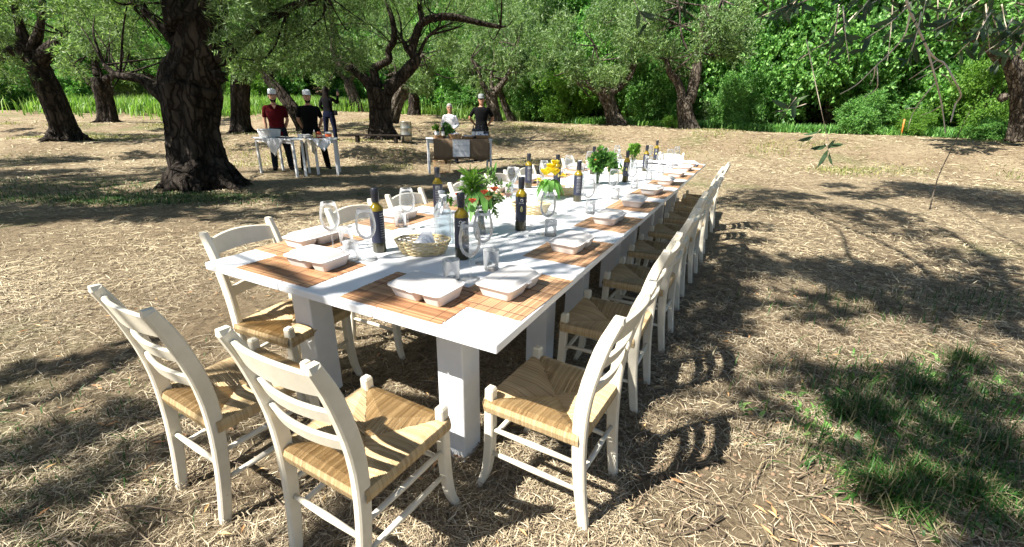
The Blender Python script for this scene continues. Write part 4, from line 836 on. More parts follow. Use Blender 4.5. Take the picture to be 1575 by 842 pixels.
# near end
put(mat_r, 'dark reed placemat at the near edge of the table, the left one', -1.065, .178, YAW)
put(mat_r, 'dark reed placemat at the near edge of the table, the right one', -.445, .178, YAW)
put(bx0, 'white lidded food box on the left reed mat at the near edge', -1.02, .225, YAW+R(3), TOP+.0035)
put(bx0, 'white lidded food box on the right reed mat at the near edge', -.40, .185, YAW+R(-1), TOP+.0035)
RV = [.395, 1.01, 1.69, 2.33, 2.95, 3.60, 4.25, 4.90, 5.5]
LV = [.44, 1.06, 1.69, 2.33, 2.95, 3.60, 4.25, 4.90, 5.5]
for k, v in enumerate(RV):
    n = ordl(k, 9); rr = R(random.uniform(-3, 3)); w_ = 'right-hand side, %s place from the near corner' % n
    put(mat_b, 'slatted bamboo placemat, '+w_, -.157, v, YAW+rr)
    put(bx0, 'white lidded food box, '+w_, -.16+random.uniform(-.01, .01), v+random.uniform(-.01, .02), YAW+R(90)+rr+R(random.uniform(-5, 5)), TOP+.0035)
    put(wg0, 'wine glass, '+w_, -.36-(.02 if k else 0), v+(.0 if k == 0 else .20)+random.uniform(-.02, .02), 0)
    put(tu0, 'glass tumbler, '+w_, -.35-(.07 if k == 0 else 0), v+(-.03 if k == 0 else .18)+random.uniform(-.02, .02), 0)
    w_ = 'left-hand side, %s place from the near corner' % n; v = LV[k]
    put(mat_b, 'slatted bamboo placemat, '+w_, -1.474+.157, v, YAW+rr)
    put(bx0, 'white lidded food box, '+w_, -1.474+.16, v, YAW-R(90)+rr+R(random.uniform(-5, 5)), TOP+.0035)
    put(wg0, 'wine glass, '+w_, -1.12+random.uniform(-.02, .02), v-.03 if k == 0 else v-.15, 0)
    put(tu0, 'glass tumbler, '+w_, -1.17+random.uniform(-.02, .02), v+.08 if k == 0 else v-.13, 0)
put(wg0, 'wine glass beyond the left reed mat, before the leftmost bottle', -.89, .39, 0)
put(tu0, 'glass tumbler at the corner of the left reed mat', -.95, .35, 0)
put(wg0, 'wine glass in front of the vase with orange flowers', -.42, .61, 0)
put(tu0, 'glass tumbler in front of the vase with orange flowers', -.35, .56, 0)
put(wg0, 'wine glass at the far end of the table', -.75, 5.7, 0)
BF = [(bt1, 'dark oil bottle turned to show its text label, leftmost on the table', -.94, .51, .9), (bt0, 'dark oil bottle right of the wicker basket, nearest the lens', -.54, .62, -.1), (bt0, 'dark oil bottle standing alone in the middle, before the second basket', -.55, 1.23, .1),
      (bt1, 'dark oil bottle behind the water bottle, on the left side', -1.20, 1.32, .0), (bt1, 'dark oil bottle right of the yellow flowers', -.58, 2.25, .2), (bt0, 'dark oil bottle right of the big dark green bunch', -.53, 3.51, .1),
      (bt1, 'dark oil bottle in front of the light green bunch', -.56, 4.55, .1), (bt0, 'farthest dark oil bottle near the end of the table', -.66, 5.7, 0), (bt0, 'dark oil bottle just behind the yellow flowers', -.93, 2.68, .4), (bt1, 'dark oil bottle left of the yellow flowers', -1.18, 2.62, .2), (bt0, 'dark oil bottle left of the big dark green bunch', -1.0, 3.9, 0)]
for mb_, lb, u, v, a in BF:
    q = tb(u, v); put(mb_, lb, u, v, math.atan2(-q[1], -q[0])+a)
for lb, u, v in [('misted clear water bottle behind the near wicker basket', -.76, .79), ('misted clear water bottle between yellow flowers and the second basket', -.95, 1.95), ('misted clear water bottle beside the big dark green bunch', -.79, 2.86), ('misted clear water bottle beside the near one, half hidden', -.84, .88), ('clear water bottle near the light green bunch', -.85, 4.4)]: put(ca0, lb, u, v, 0)
for i, (lb, u, v, rz, a, b) in enumerate([('pale oval wicker basket with napkins, nearest the lens', -.75, .60, YAW+R(28), .098, .066), ('pale wicker basket behind the lone middle bottle', -.70, 1.67, YAW+R(20), .10, .07), ('pale wicker basket right of the yellow flowers', -.74, 2.49, YAW+R(60), .085, .06), ('pale wicker basket beyond the big dark green bunch', -.78, 4.1, YAW, .085, .06)]):
    q = tb(u, v, TOP); put_basket(lb, q, rz, a=a, b=b)
    put_napkin('folded white napkins in the '+['nearest basket', 'basket behind the lone middle bottle', 'basket right of the yellow flowers', 'basket beyond the dark green bunch'][i], (q[0], q[1], TOP+.022), rz+.2)
# flowers
def bouquet(name, label, u, v, kind):
    q = tb(u, v, TOP); r = thing(name, label, 'flowers', q, random.uniform(0, 6)*0, 'vases of greenery along the table middle')
    def leafcloud(c, rad, n, L, W, m, nm='foliage', flat=1.0):
        V, Fq = leaves([(c[0]+RS.randn()*rad*.4, c[1]+RS.randn()*rad*.4, c[2]+RS.randn()*rad*.35*flat, rad*.5) for _ in range(9)], n, L, W, .4, .9)
        return link(nm, npmesh(nm, V, Fq, m), r)
    def stems(n, z0, z1, sp, rr=.0016):
        m = MB()
        for i in range(n):
            a = random.uniform(0, 6.28); d = random.uniform(.2, 1)*sp
            m.tube(spline([(0.01*math.cos(a), .01*math.sin(a), z0), (.3*d*math.cos(a), .3*d*math.sin(a), (z0+z1)/2), (d*math.cos(a), d*math.sin(a), z1*random.uniform(.8, 1.05))], 6), rr, 4)
        m.build('stems', MT['greenstem'], r)
    def flower(c, rr, n, m, up_=.5):
        mb = MB()
        for lay in range(3):
            for i in range(n):
                a = 6.283*i/n+lay*.5; e = up_+lay*.45; dx, dy, dz = math.cos(a)*math.cos(e), math.sin(a)*math.cos(e), math.sin(e); sx_, sy_ = -math.sin(a), math.cos(a); l = rr*(1-.2*lay); w_ = l*.30
                P = [(c[0], c[1], c[2])]+[(c[0]+dx*l*f+sx_*w_*g_, c[1]+dy*l*f+sy_*w_*g_, c[2]+dz*l*f-l*.15*f*f) for f, g_ in ((.4, .7), (.75, 1), (1, .2), (1, -.2), (.75, -1), (.4, -.7))]
                mb.add(P, [(0, 1, 2, 3, 4, 5, 6)], True)
        mb.build('flower', m, r)
    def bigleaf(c, d, L, W, m, nm='leaf', droop=.5):
        d = np.array(d, float); d /= np.linalg.norm(d); s = np.cross(d, [0, 0, 1.]); s /= np.linalg.norm(s)+1e-9; mb = MB(); c = np.array(c, float); vs = []; n = 6
        for i in range(n+1):
            f = i/n; w_ = W*math.sin(math.pi*min(.97, f*.9+.06))**.8; p = c+d*L*f-np.array([0, 0, 1])*droop*L*f*f; ccv = np.array([0, 0, .18*w_])
            vs += [p-s*w_/2+ccv, p, p+s*w_/2+ccv]
        mb.add(vs, [(i*3+j, i*3+j+1, (i+1)*3+j+1, (i+1)*3+j) for i in range(n) for j in range(2)], True); mb.build(nm, m, r)
    if kind == 'orange':
        m = MB(); m.lathe([(0, .001), (.028, .001), (.03, .01), (.022, .05), (.017, .10), (.020, .125), (.0175, .125)], 24); m.build('vase', MT['iris'], r)
        stems(16, .02, .26, .14); leafcloud((.06, .02, .215), .11, 900, .032, .010, MT['willow']); leafcloud((-.05, 0, .22), .08, 300, .045, .013, MT['bright']); leafcloud((-.05, .02, .30), .05, 170, .065, .012, MT['bright'])
        for a, L_ in ((3.6, .15), (4.4, .17), (5.0, .16), (4.0, .12), (5.4, .12)): bigleaf((0, 0, .20+.01*a), (math.cos(a), math.sin(a), -.1), L_*.85, .042, MT['broad'], droop=.9)
        for c, m_ in (((.03, -.165, .245), MT['orange']), ((-.10, -.14, .225), MT['orange']), ((-.03, -.16, .20), MT['orange']), ((.08, -.15, .26), MT['orange']), ((.05, -.16, .215), mat('amber_petal', (.75, .38, .06), rough=.5)), ((.15, -.10, .22), mat('pale_rose_petal', (.7, .45, .38), rough=.5))): flower(c, .036, 8, m_, .9)
        bigleaf((.06, .02, .27), (.2, .1, 1), .12, .04, MT['broad'], droop=0)
    elif kind == 'yellow':
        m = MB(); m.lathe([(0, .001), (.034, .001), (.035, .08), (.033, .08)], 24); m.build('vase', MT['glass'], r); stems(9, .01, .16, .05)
        for i in range(13): a = 6.283*i/13; bigleaf((.012*math.cos(a), .012*math.sin(a), .14-.015*(i%2)), (math.cos(a), math.sin(a), .35), .10+.03*random.random(), .05, MT['broad'], droop=1.25)
        for i in range(12):
            a = 6.283*i/11; rr = .0 if i == 0 else .045; flower((rr*math.cos(a), rr*math.sin(a)-.01, .175+.035*random.random()+(.045 if i < 3 else 0)), .066, 6, MT['yellow'], .95)
        flower((.10, -.04, .185), .04, 5, MT['yellow'], .1); flower((-.09, -.05, .15), .04, 5, MT['yellow'], .0)
    elif kind == 'bunch':
        m = MB(); m.lathe([(0, .001), (.036, .001), (.038, .10), (.034, .12), (.032, .12)], 24); m.build('jar', MT['glass'], r); stems(22, .01, .24, .11)
        leafcloud((0, 0, .225), .125, 1900, .045, .028, MT['broad']); leafcloud((.14, .0, .17), .06, 400, .04, .02, MT['broad']); flower((-.06, -.14, .24), .018, 6, MT['orange'])
    else:
        m = MB(); m.lathe([(0, .001), (.036, .001), (.038, .12), (.034, .12)], 24); m.build('jar', MT['glass'], r); stems(16, .01, .28, .1)
        leafcloud((0, 0, .24), .09, 700, .042, .03, MT['bright'])
    return r
bouquet('flower_vase', 'dark slim vase with mixed green sprays and small orange flowers', -.70, 1.04, 'orange')
bouquet('flower_vase', 'posy of big yellow lilies over broad green leaves in a glass', -.82, 2.26, 'yellow')
bouquet('herb_jar', 'glass jar with a big dark green leafy bunch', -.72, 3.20, 'bunch')
bouquet('herb_jar', 'glass jar with a light yellow-green leafy bunch near the far end', -.76, 4.75, 'pale')
# crumpled cloth near the far end
m = MB(); nn = 15; vs = [((i/(nn-1)-.5)*.75, (j/(nn-1)-.5)*.45, .012+.05*abs(math.sin(i*1.3+j*.7)*math.sin(j*.9+i*.4))*math.sin(math.pi*i/(nn-1))**.5) for j in range(nn) for i in range(nn)]
m.add(vs, [(j*nn+i, j*nn+i+1, (j+1)*nn+i+1, (j+1)*nn+i) for j in range(nn-1) for i in range(nn-1)], True)
o = m.build('white_cloth', MT['cloth'], None, tb(-.45, 5.62, TOP), YAW); sm = o.modifiers.new('thick', 'SOLIDIFY'); sm.thickness = .003; tag(o, 'rumpled white cloth heaped at the far end of the long table', 'cloth')
# ------------------------------------------------------------------ serving tables
def small_table(label, a, b, depth, H, name='serving_table'):      # a,b: front corners on the ground (left, right), seen from the camera
    a = np.array(a); b = np.array(b); L_ = np.linalg.norm(b-a); yaw = math.atan2(*(b-a)[1::-1]); c = (a+b)/2
    r = thing(name, label, 'table', (c[0], c[1], tz(*c)), yaw, 'small white serving tables'); 
    m = MB(); m.box((-L_/2-.04, -.04, H-.025), (L_/2+.04, depth+.04, H), .004); m.build('tabletop', MT['white'], r)
    m = MB(); m.box((-L_/2, -.004, H-.09), (L_/2, .014, H-.026)); m.build('apron', MT['white'], r)
    for x in (-L_/2, L_/2):
        for y in (0.03, depth-.02): m = MB(); m.box((x-.024, y-.024, 0), (x+.024, y+.024, H-.027), .004); m.build('leg', MT['white'], r)
    return r
def loc(r, x, y, z):
    c, s = math.cos(r.rotation_euler.z), math.sin(r.rotation_euler.z); return (r.location.x+c*x-s*y, r.location.y+s*x+c*y, r.location.z+z)
HT = .80
tA = small_table('white serving table on the left, in front of the man in red', at(401, 267, z=0)[:2], at(456, 273.5, z=0)[:2], .6, HT)
tB = small_table('white serving table on the right, in front of the man in the black jacket', at(471, 272, z=0)[:2], at(520, 271, z=0)[:2], .6, HT)
tC = small_table('white table draped in burlap in front of the two people at the back', at(661, 268, z=0)[:2], at(755, 267, z=0)[:2], .6, .80)
def drape(label, tbl, pts, m, z, name='tablecloth'):
    mb = MB(); mb.add(pts, [tuple(range(len(pts)))]); o = mb.build(name, m, None, loc(tbl, 0, 0, z), tbl.rotation_euler.z); return o
def clothy(label, tbl, x0, x1, depth, drop_fn, m, z, name='tablecloth', wav=.012):
    mb = MB(); nx_ = 40; rows = [(depth, 0), (depth*.5, 0), (.0, 0), (-.043, 0), (-.048, .02), (-.050, .25), (-.052, .5), (-.052, .75), (-.052, 1.0)]; vs = []
    for (y, f) in rows:
        for i in range(nx_+1):
            t_ = i/nx_; x = x0+(x1-x0)*t_; d = drop_fn(t_)*f; vs.append((x, y-(wav*(1+math.sin(t_*19)+.5*math.sin(t_*43+f*3))*f if f else 0), .004-d))
    n = nx_+1; mb.add(vs, [(j*n+i, j*n+i+1, (j+1)*n+i+1, (j+1)*n+i) for j in range(len(rows)-1) for i in range(nx_)], True)
    o = mb.build(name, m, None, loc(tbl, 0, 0, z), tbl.rotation_euler.z); s_ = o.modifiers.new('thick', 'SOLIDIFY'); s_.thickness = .003; s_.offset = 1
    return tag(o, label, 'tablecloth')
clothy('white cloth hanging in a point from the left serving table', tA, -.28, .42, .3, lambda t_: .02+.36*(1-abs(t_*2-1.1) if abs(t_*2-1.1) < 1 else 0), MT['cloth'], HT)
clothy('white crumpled cloth hanging off the right serving table', tB, -.18, .27, .3, lambda t_: .02+.25*max(0, 1-abs(t_*2-1.3)), MT['cloth'], HT+.003, wav=.02)
clothy('beige cloth corner hanging under the white cloth on the right serving table', tB, -.3, .1, .25, lambda t_: .02+.30*max(0, 1-abs(t_*2-1.0)), MT['beige'], HT)
clothy('brown burlap cloth covering the front of the back table', tC, -.62, .68, .55, lambda t_: .46+.02*math.sin(t_*9), MT['burlap'], .80, 'burlap_cloth', .008)
# menu sheet pinned to the burlap
sh = thing('paper_sheet', 'white paper sheet with a ruled grid pinned on the burlap', 'sheet', loc(tC, .02, -.085, .80), tC.rotation_euler.z)
m = MB(); m.box((-.20, -.003, -.40), (.20, 0, -.01)); m.build('sheet', MT['paper'], sh)
m = MB()
for i in range(4): x = -.19+.38*i/3; m.box((x-.003, -.0045, -.39), (x+.003, -.0035, -.02))
for i in range(4): z = -.39+.37*i/3; m.box((-.193, -.0056, z-.003), (.193, -.0047, z+.003))
for cx_ in range(3):
    for row in range(12):
        z = -.045-row*.029; x = -.175+.127*cx_
        while x < -.175+.127*cx_+.09: w_ = random.uniform(.006, .02); m.box((x, -.0045, z), (x+w_, -.0038, z+.0045)); x += w_+.006
m.build('print', mat('grey_ink', (.50, .53, .60), rough=.7, bs=0), sh)
# food and tools on the left serving tables
def simple(name, label, cat, tbl, x, y, z, parts, rz=0, group=None):
    r = thing(name, label, cat, loc(tbl, x, y, z), tbl.rotation_euler.z+rz, group)
    for nm, mb, m in parts: mb.build(nm, m, r)
    return r
m1 = MB(); m1.rings([(0, 0, 0, .21, .13), (0, 0, .10, .23, .15), (0, 0, .135, .235, .155)], 28, pw=6); m2 = MB(); m2.rings([(0, 0, .137, .24, .16), (0, 0, .165, .235, .155), (0, 0, .17, .20, .13)], 28, pw=6)
simple('food_crate', 'large white lidded container at the left end of the left serving table', 'container', tA, -.30, .16, HT+.008, [('tub', m1, MT['plastic']), ('lid', m2, MT['plastic'])])
m1 = MB(); m1.box((-.19, -.08, 0), (.19, .08, .018), .004); m2 = MB()
for k in range(4): m2.box((-.16+.08*k, -.012, .019), (-.11+.08*k, .012, .026))
simple('serving_tray', 'dark flat tray with utensils between the left table and its container', 'tray', tA, .20, .15, HT+.008, [('tray', m1, MT['dark']), ('utensil', m2, MT['steel'])])
def tub(x, h, r, fill, label, tbl, y=.15, mi='plastic', rd=None, nm='food_tub', cat='tub'):
    a = MB(); a.lathe([(0, .001), (r*.82, .001), (r*.86, .006), (r, h), (r*1.05, h+.002), (r*1.05, h+.006), (r*.96, h+.006), (r*.82, .02), (0, .02)], 24); b = MB(); b.lathe([(0, h*.9), (r*.5, h*.95), (r*.93, h*.82), (r*.8, h*.6)], 20); P = [('tub', a, MT[mi]), ('filling', b, MT[fill])]
    if rd: c = MB(); c.lathe([(r*.93, h*.25), (r*1.0, h*.75)], 24); P.append(('label', c, MT[rd]))
    return simple(nm, label, cat, tbl, x, y, HT+.009, P)
tub(-.22, .075, .085, 'food', 'clear tub of yellow food at the left of the right serving table', tB)
tub(-.36, .07, .075, 'paper', 'white tub of napkins next to the tub of yellow food', tB, .28)
tub(.22, .12, .07, 'paper', 'white bucket with red label at the right end of the serving tables', tB, rd='orange')
tub(.12, .06, .075, 'paper', 'flat clear tub between the red jar and the white bucket', tB, .2)
a = MB(); a.lathe([(0, 0), (.03, 0), (.032, .01), (.032, .10), (.02, .125), (.012, .13)], 20); b = MB(); b.lathe([(.013, .13), (.012, .145), (.004, .18), (0, .18)], 14)
simple('squeeze_bottle', 'pale yellow squeeze bottle between yellow tub and red jar', 'bottle', tB, -.06, .12, HT+.009, [('body', a, mat('mustard', (.80, .68, .30), rough=.4, bs=0)), ('nozzle', b, MT['plastic'])])
a = MB(); a.lathe([(0, 0), (.045, 0), (.05, .01), (.05, .09), (.04, .108), (.036, .11)], 24); b = MB(); b.lathe([(.042, .108), (.044, .112), (.044, .132), (0, .134)], 24); c = MB(); c.lathe([(.0505, .03), (.0505, .075)], 24)
simple('sauce_jar', 'red sauce jar with red lid in the middle of the right serving table', 'jar', tB, .03, .12, HT+.009, [('jar', a, MT['sauce']), ('lid', b, mat('red_lid', (.6, .08, .03), rough=.4)), ('label', c, mat('jar_label', (.7, .45, .3), rough=.6))])
m1 = MB(); m1.box((-.26, -.09, 0), (.22, .06, .012), .004)
simple('serving_tray', 'dark thin tray lying under the jars on the right serving table', 'tray', tB, .0, .12, HT+.006, [('tray', m1, MT['dark'])]).location.z -= .004
# burlap table goods
q = loc(tC, 0, 0, 0)
def brown(label, x, y, a, b, h): return put_basket(label, loc(tC, x, y, .807), tC.rotation_euler.z, 'basket_brown', a, b, h, 'brown baskets on the burlap table')
brown('shallow brown basket of greens at the left end of the burlap table', -.47, .15, .10, .08, .06)
brown('brown basket heaped with packets left of the paper sheet', -.10, .12, .12, .09, .09)
brown('low brown basket of packets above the paper sheet', .20, .14, .12, .09, .04)
brown('brown basket of packets at the right end of the burlap table', .56, .13, .14, .09, .07)
def packets(label, x, y, z, n, sp):
    mb = MB()
    for i in range(n):
        T_ = Matrix.Translation((random.uniform(-sp, sp), random.uniform(-.06, .06), random.uniform(0, .035))) @ Matrix.Rotation(random.uniform(0, 6.28), 4, 'Z') @ Matrix.Rotation(random.uniform(-.9, .9), 4, 'X')
        mb.box((-.028, -.018, -.004), (.028, .018, .004), .002, i % 4 == 0, T_)
    o = mb.build('packets', [MT['paper'], MT['blue']], None, loc(tC, x, y, z), 0); tag(o, label, 'packets', kind='stuff')
packets('white packets heaped in the basket left of the paper sheet', -.10, .12, .89, 40, .1)
packets('white packets in the low basket above the paper sheet', .20, .14, .845, 26, .1)
packets('white and blue packets heaped in the rightmost basket', .56, .13, .875, 44, .12)
def plantlet(label, x, y, z, rad, n, m):
    r = thing('potted_herb', label, 'plant', loc(tC, x, y, z)); a = MB(); a.lathe([(0, 0), (.05, 0), (.065, .11), (.06, .11)], 20); a.build('pot', MT['plastic'], r)
    V, Fq = leaves([(RS.randn()*rad*.5, RS.randn()*rad*.4, .2+RS.randn()*rad*.4, rad*.55) for _ in range(8)], n, .05, .032, .2, 1); link('foliage', npmesh('foliage', V, Fq, MT[m]), r)
    return r
plantlet('bushy green basil plant in front of the woman in white', -.28, .22, .807, .13, 1300, 'broad')
plantlet('small trailing green plant at the left end of the burlap table', -.52, .2, .85, .07, 350, 'bright')
def wbot(label, x, y, mcol='label'):
    a = MB(); a.lathe([(0, 0), (.036, 0), (.037, .01), (.037, .19), (.03, .215), (.014, .235), (.0135, .28)], 24); b = MB(); b.lathe([(.0145, .255), (.015, .30), (0, .302)], 16); c = MB(); c.lathe([(.0376, .06), (.0376, .16)], 24)
    return simple('wine_bottle', label, 'bottle', tC, x, y, .807, [('glass_body', a, MT['dark']), ('cap', b, MT['cap']), ('label', c, MT['paper'])], group='dark wine bottles on the burlap table')
wbot('dark wine bottle beside the basil, left of the woman', -.38, .12); wbot('dark wine bottle behind the one beside the basil', -.35, .28)
for i, (x, y) in enumerate([(.34, .16), (.42, .18), (.49, .24), (.56, .26), (.50, .34)]): wbot('dark wine bottle before the man in black, %s from left' % ['first', 'second', 'third', 'fourth', 'fifth'][i], x, y)
a = MB(); a.box((-.14, -.09, 0), (.14, .09, .16), .004); simple('dark_box', 'dark navy box behind the rightmost basket on the burlap table', 'box', tC, .60, .38, .807, [('carton', a, MT['label'])])
put_basket('brown basket standing on the ground under the burlap table', (loc(tC, -.42, .3, 0)), 0, 'basket_brown', .17, .15, .28, None)
# steel drum, bench plank by the twisted tree
q = at(626, 224, Y=14.6); z = tz(q[0], q[1]); r = thing('steel_drum', 'upright dull metal drum right of the twisted tree', 'drum', (q[0], q[1], z))
m = MB(); m.lathe([(0, 0), (.17, 0), (.175, .01), (.175, .2), (.18, .21), (.175, .22), (.175, .42), (.18, .43), (.175, .44), (.175, .62), (.18, .63), (.165, .63), (.16, .6), (0, .6)], 28); m.build('drum_wall', MT['steel'], r)
q = at(585, 222, Y=14.3); z = tz(q[0], q[1]); r = thing('plank_bench', 'low dark plank bench at the foot of the twisted tree', 'bench', (q[0], q[1], z))
m = MB(); m.box((-.95, -.12, .20), (.95, .12, .24), .004); m.build('seat', MT['darkwood'], r)
for x in (-.7, .5): m = MB(); m.box((x-.04, -.1, 0), (x+.04, .1, .198)); m.build('leg', MT['darkwood'], r)
# little house glimpsed between left trees
q = at(156, 112, Y=44); r = thing('small_house', 'pale house with a reddish roof glimpsed between the left trees', 'house', (q[0], q[1], q[2]-1.6))
m = MB(); m.box((-1.3, -1, -3), (1.3, 1, 1.6)); m.build('wall', MT['white'], r); m = MB(); m.add([(-1.5, -1.2, 1.61), (1.5, -1.2, 1.61), (1.5, 1.2, 1.61), (-1.5, 1.2, 1.61), (-1.5, 0, 2.3), (1.5, 0, 2.3)], [(0, 1, 5, 4), (2, 3, 4, 5), (0, 4, 3), (1, 2, 5), (3, 2, 1, 0)]); m.build('roof', MT['brick'], r)
# ------------------------------------------------------------------ people (local: face -Y)
def hand(mb, wr, dirv, side, curl=.5):
    wr = np.array(wr, float); d = np.array(dirv, float); d /= np.linalg.norm(d); s = np.cross(d, [0, 1, 0] if abs(d[1]) < .8 else [0, 0, 1]); s /= np.linalg.norm(s); nrm = np.cross(d, s)
    mb.tube([wr-d*.01, wr+d*.035, wr+d*.085], [.026, .036, .034], 10, sx=1)
    for i, L_ in enumerate((.066, .075, .070, .055)):
        b = wr+d*.075+s*(i-1.5)*.019; mb.tube([b, b+d*L_*.5+nrm*L_*.12*curl, b+d*L_*.8+nrm*L_*.5*curl], [.0095, .009, .0075], 6)
    b = wr+d*.02+s*side*.026; mb.tube([b, b+d*.035+s*side*.03, b+d*.06+s*side*.035+nrm*.01], [.011, .010, .008], 6)
def remesh(o, v=.010, sm=2):
    a = o.modifiers.new('join', 'REMESH'); a.mode = 'VOXEL'; a.voxel_size = v; a.use_smooth_shade = True
    b = o.modifiers.new('smooth', 'SMOOTH'); b.iterations = sm; b.factor = .5
def person(label, x, y, H, yaw, arms, top, legs, skin='skin', sleeve='short', hair=None, hat=None, extra=(), women=False, zoff=0, beard=False, glasses=False, stance=.10, collar=True, vneck=False):
    r = thing('person', label, 'person', (x, y, tz(x, y)+zoff), yaw); s = H/1.75; r.scale = (s, s, s)
    sh = .165 if women else .19; hp = .10; b = MB()
    # head (rings front is -Y)
    hz = 1.64; hr = [(0, .005, 1.505, .030, .030), (0, -.012, 1.520, .045, .052), (0, -.010, 1.545, .056, .072), (0, -.004, 1.575, .066, .084), (0, 0, 1.61, .072, .092), (0, .002, 1.65, .076, .096), (0, .005, 1.69, .073, .092), (0, .008, 1.72, .060, .076), (0, .01, 1.742, .036, .048), (0, .01, 1.748, .012, .016)]
    b.rings(hr, 18); b.tube([(0, .02, 1.42), (0, .012, 1.50), (0, .005, 1.56)], [.060, .054, .052], 12)
    b.tube([(0, -.088, 1.645), (0, -.104, 1.618), (0, -.110, 1.600), (0, -.094, 1.592)], [.008, .012, .015, .009], 8)       # nose
    b.tube([(-.024, -.084, 1.562), (0, -.092, 1.562), (.024, -.084, 1.562)], [.006, .010, .006], 6)                             # lips
    b.tube([(0, -.07, 1.525), (0, -.082, 1.532)], [.024, .018], 8)
    for e in (-1, 1): b.rings([(e*.077, .008, 1.60, .006, .010), (e*.083, .008, 1.62, .010, .018), (e*.084, .012, 1.645, .009, .018), (e*.078, .01, 1.655, .004, .01)], 8)
    tors = [(0, 0, .90, .150, .105), (0, 0, .98, .155, .11), (0, 0, 1.08, .140 if women else .15, .10), (0, -.005, 1.20, .150 if women else .168, .112), (0, -.005, 1.32, sh*.95, .115), (0, 0, 1.395, sh*.92, .10), (0, .01, 1.44, sh*.66, .078), (0, .012, 1.475, .07, .06)]
    b.rings([(a, b_, z, rx-.012, ry-.010) for a, b_, z, rx, ry in tors], 20, pw=2.3)
    for e in (-1, 1):
        sp, el, wr, hd = arms[0 if e < 0 else 1]
        S0 = np.array([e*sh, 0, 1.405]); b.tube([S0*[.75, 1, 1], S0*[.92, 1, 1]+[0, 0, -.022], (S0+el)/2, el], [.036, .040, .040, .036], 10)
        b.tube([el, (np.array(el)+wr)/2, wr], [.038, .036, .025], 10); hand(b, wr, hd, -e)
        b.tube([(e*.09, 0, .92), (e*(.10+stance*.2), -.01, .70), (e*(.10+stance*.5), -.015, .48), (e*(.10+stance*.6), .015, .28), (e*(.10+stance*.7), .01, .07)], [.095, .082, .056, .055, .036], 12)
        fx_ = e*(.10+stance*.7); b.tube([(fx_, .05, .045), (fx_, -.02, .045), (fx_*1.08, -.12, .03), (fx_*1.1, -.17, .025)], [.035, .042, .038, .02], 10)
    o = b.build('body', MT[skin], r); remesh(o, .0085)
    # top
    c = MB(); c.rings([(a, b_, z, rx+.010, ry+.012) for (a, b_, z, rx, ry) in ([(0, 0, .80, .165, .115)] if legs[1] == 'long' else [])+tors[(0 if legs[1] != 'tuck' else 1):-1]]+[(0, .012, 1.455, .075, .068)], 22, pw=2.3)
    for e in (-1, 1):
        sp, el, wr, hd = arms[0 if e < 0 else 1]; S0 = np.array([e*sh, 0, 1.405]); el = np.array(el); wr = np.array(wr)
        c.tube([S0*[.75, 1, 1]+[0, 0, .0], S0*[.95, 1, 1]+[0, 0, -.016], (S0+el)/2, el if sleeve == 'long' else S0+(el-S0)*.80], [.050, .056, .054, .052], 12)
        if sleeve == 'long': c.tube([el, (el+wr)/2, el+(wr-el)*.95], [.054, .045, .036], 12)
    o = c.build('shirt', MT[top], r); remesh(o, .010, 2)
    if vneck: c = MB(); c.add([(-.050, -.088, 1.452), (.050, -.088, 1.452), (0, -.138, 1.36), (0, -.100, 1.46)], [(0, 2, 1), (0, 1, 3)]); c.build('neckline', MT[skin], r)
    c = MB(); c.rings([(0, 0, .80, .150, .11), (0, 0, .90, .168, .122), (0, 0, 1.0, .165, .12)], 20, pw=2.3)
    for e in (-1, 1):
        fx_ = e*(.10+stance*.7); c.tube([(e*.085, 0, .93), (e*(.10+stance*.2), -.01, .70), (e*(.10+stance*.5), -.015, .48), (e*(.10+stance*.6), .012, .28), (fx_, .01, .06)], [.105, .098, .076, .070, .062], 14)
    o = c.build('trousers', MT[legs[0]], r); remesh(o, .011, 3)
    c = MB()
    for e in (-1, 1):
        fx_ = e*(.10+stance*.7); c.tube([(fx_, .075, .035), (fx_, .05, .05), (fx_, -.02, .055), (fx_*1.08, -.12, .038), (fx_*1.1, -.19, .03)], [.03, .045, .050, .044, .022], 10)
    o = c.build('shoes', MT['black'], r); remesh(o, .01)
    # eyes and brows
    for e in (-1, 1):
        c = MB(); c.rings([(e*.030, -.0875, 1.640, .004, .003), (e*.030, -.0895, 1.645, .012, .006), (e*.030, -.0875, 1.650, .004, .003)], 10); c.build('eye', MT['dark'], r)
        c = MB(); c.tube([(e*.014, -.094, 1.664), (e*.032, -.093, 1.669), (e*.052, -.082, 1.662)], .004, 6); c.build('eyebrow', MT['hair' if hair != 'grey' else 'grey'], r)
    if hair:
        c = MB(); hm = MT['grey' if hair == 'grey' else 'hair']
        if hair in ('short', 'grey'): c.rings([(0, .030, 1.58, .070, .075), (0, .026, 1.62, .082, .088), (0, .020, 1.66, .087, .095), (0, .010, 1.70, .084, .100), (0, .008, 1.735, .068, .086), (0, .01, 1.763, .040, .05), (0, .01, 1.768, .01, .012)], 18)
        else:
            c.rings([(0, .075, 1.33, .085, .03), (0, .065, 1.42, .11, .05), (0, .05, 1.52, .105, .075), (0, .030, 1.60, .098, .095), (0, .020, 1.66, .092, .10), (0, .010, 1.70, .088, .105), (0, .008, 1.735, .072, .090), (0, .01, 1.765, .040, .05), (0, .01, 1.772, .01, .012)], 18)
        o = c.build('hair', hm, r); remesh(o, .011, 1)
    if beard:
        c = MB(); c.rings([(0, -.030, 1.497, .030, .038), (0, -.030, 1.515, .052, .056), (0, -.020, 1.545, .060, .070), (0, -.004, 1.572, .070, .076), (0, .03, 1.60, .074, .05)], 18); c.tube([(-.03, -.090, 1.578), (0, -.098, 1.584), (.03, -.090, 1.578)], .007, 6); o = c.build('beard', MT['hair'], r); remesh(o, .008, 1)
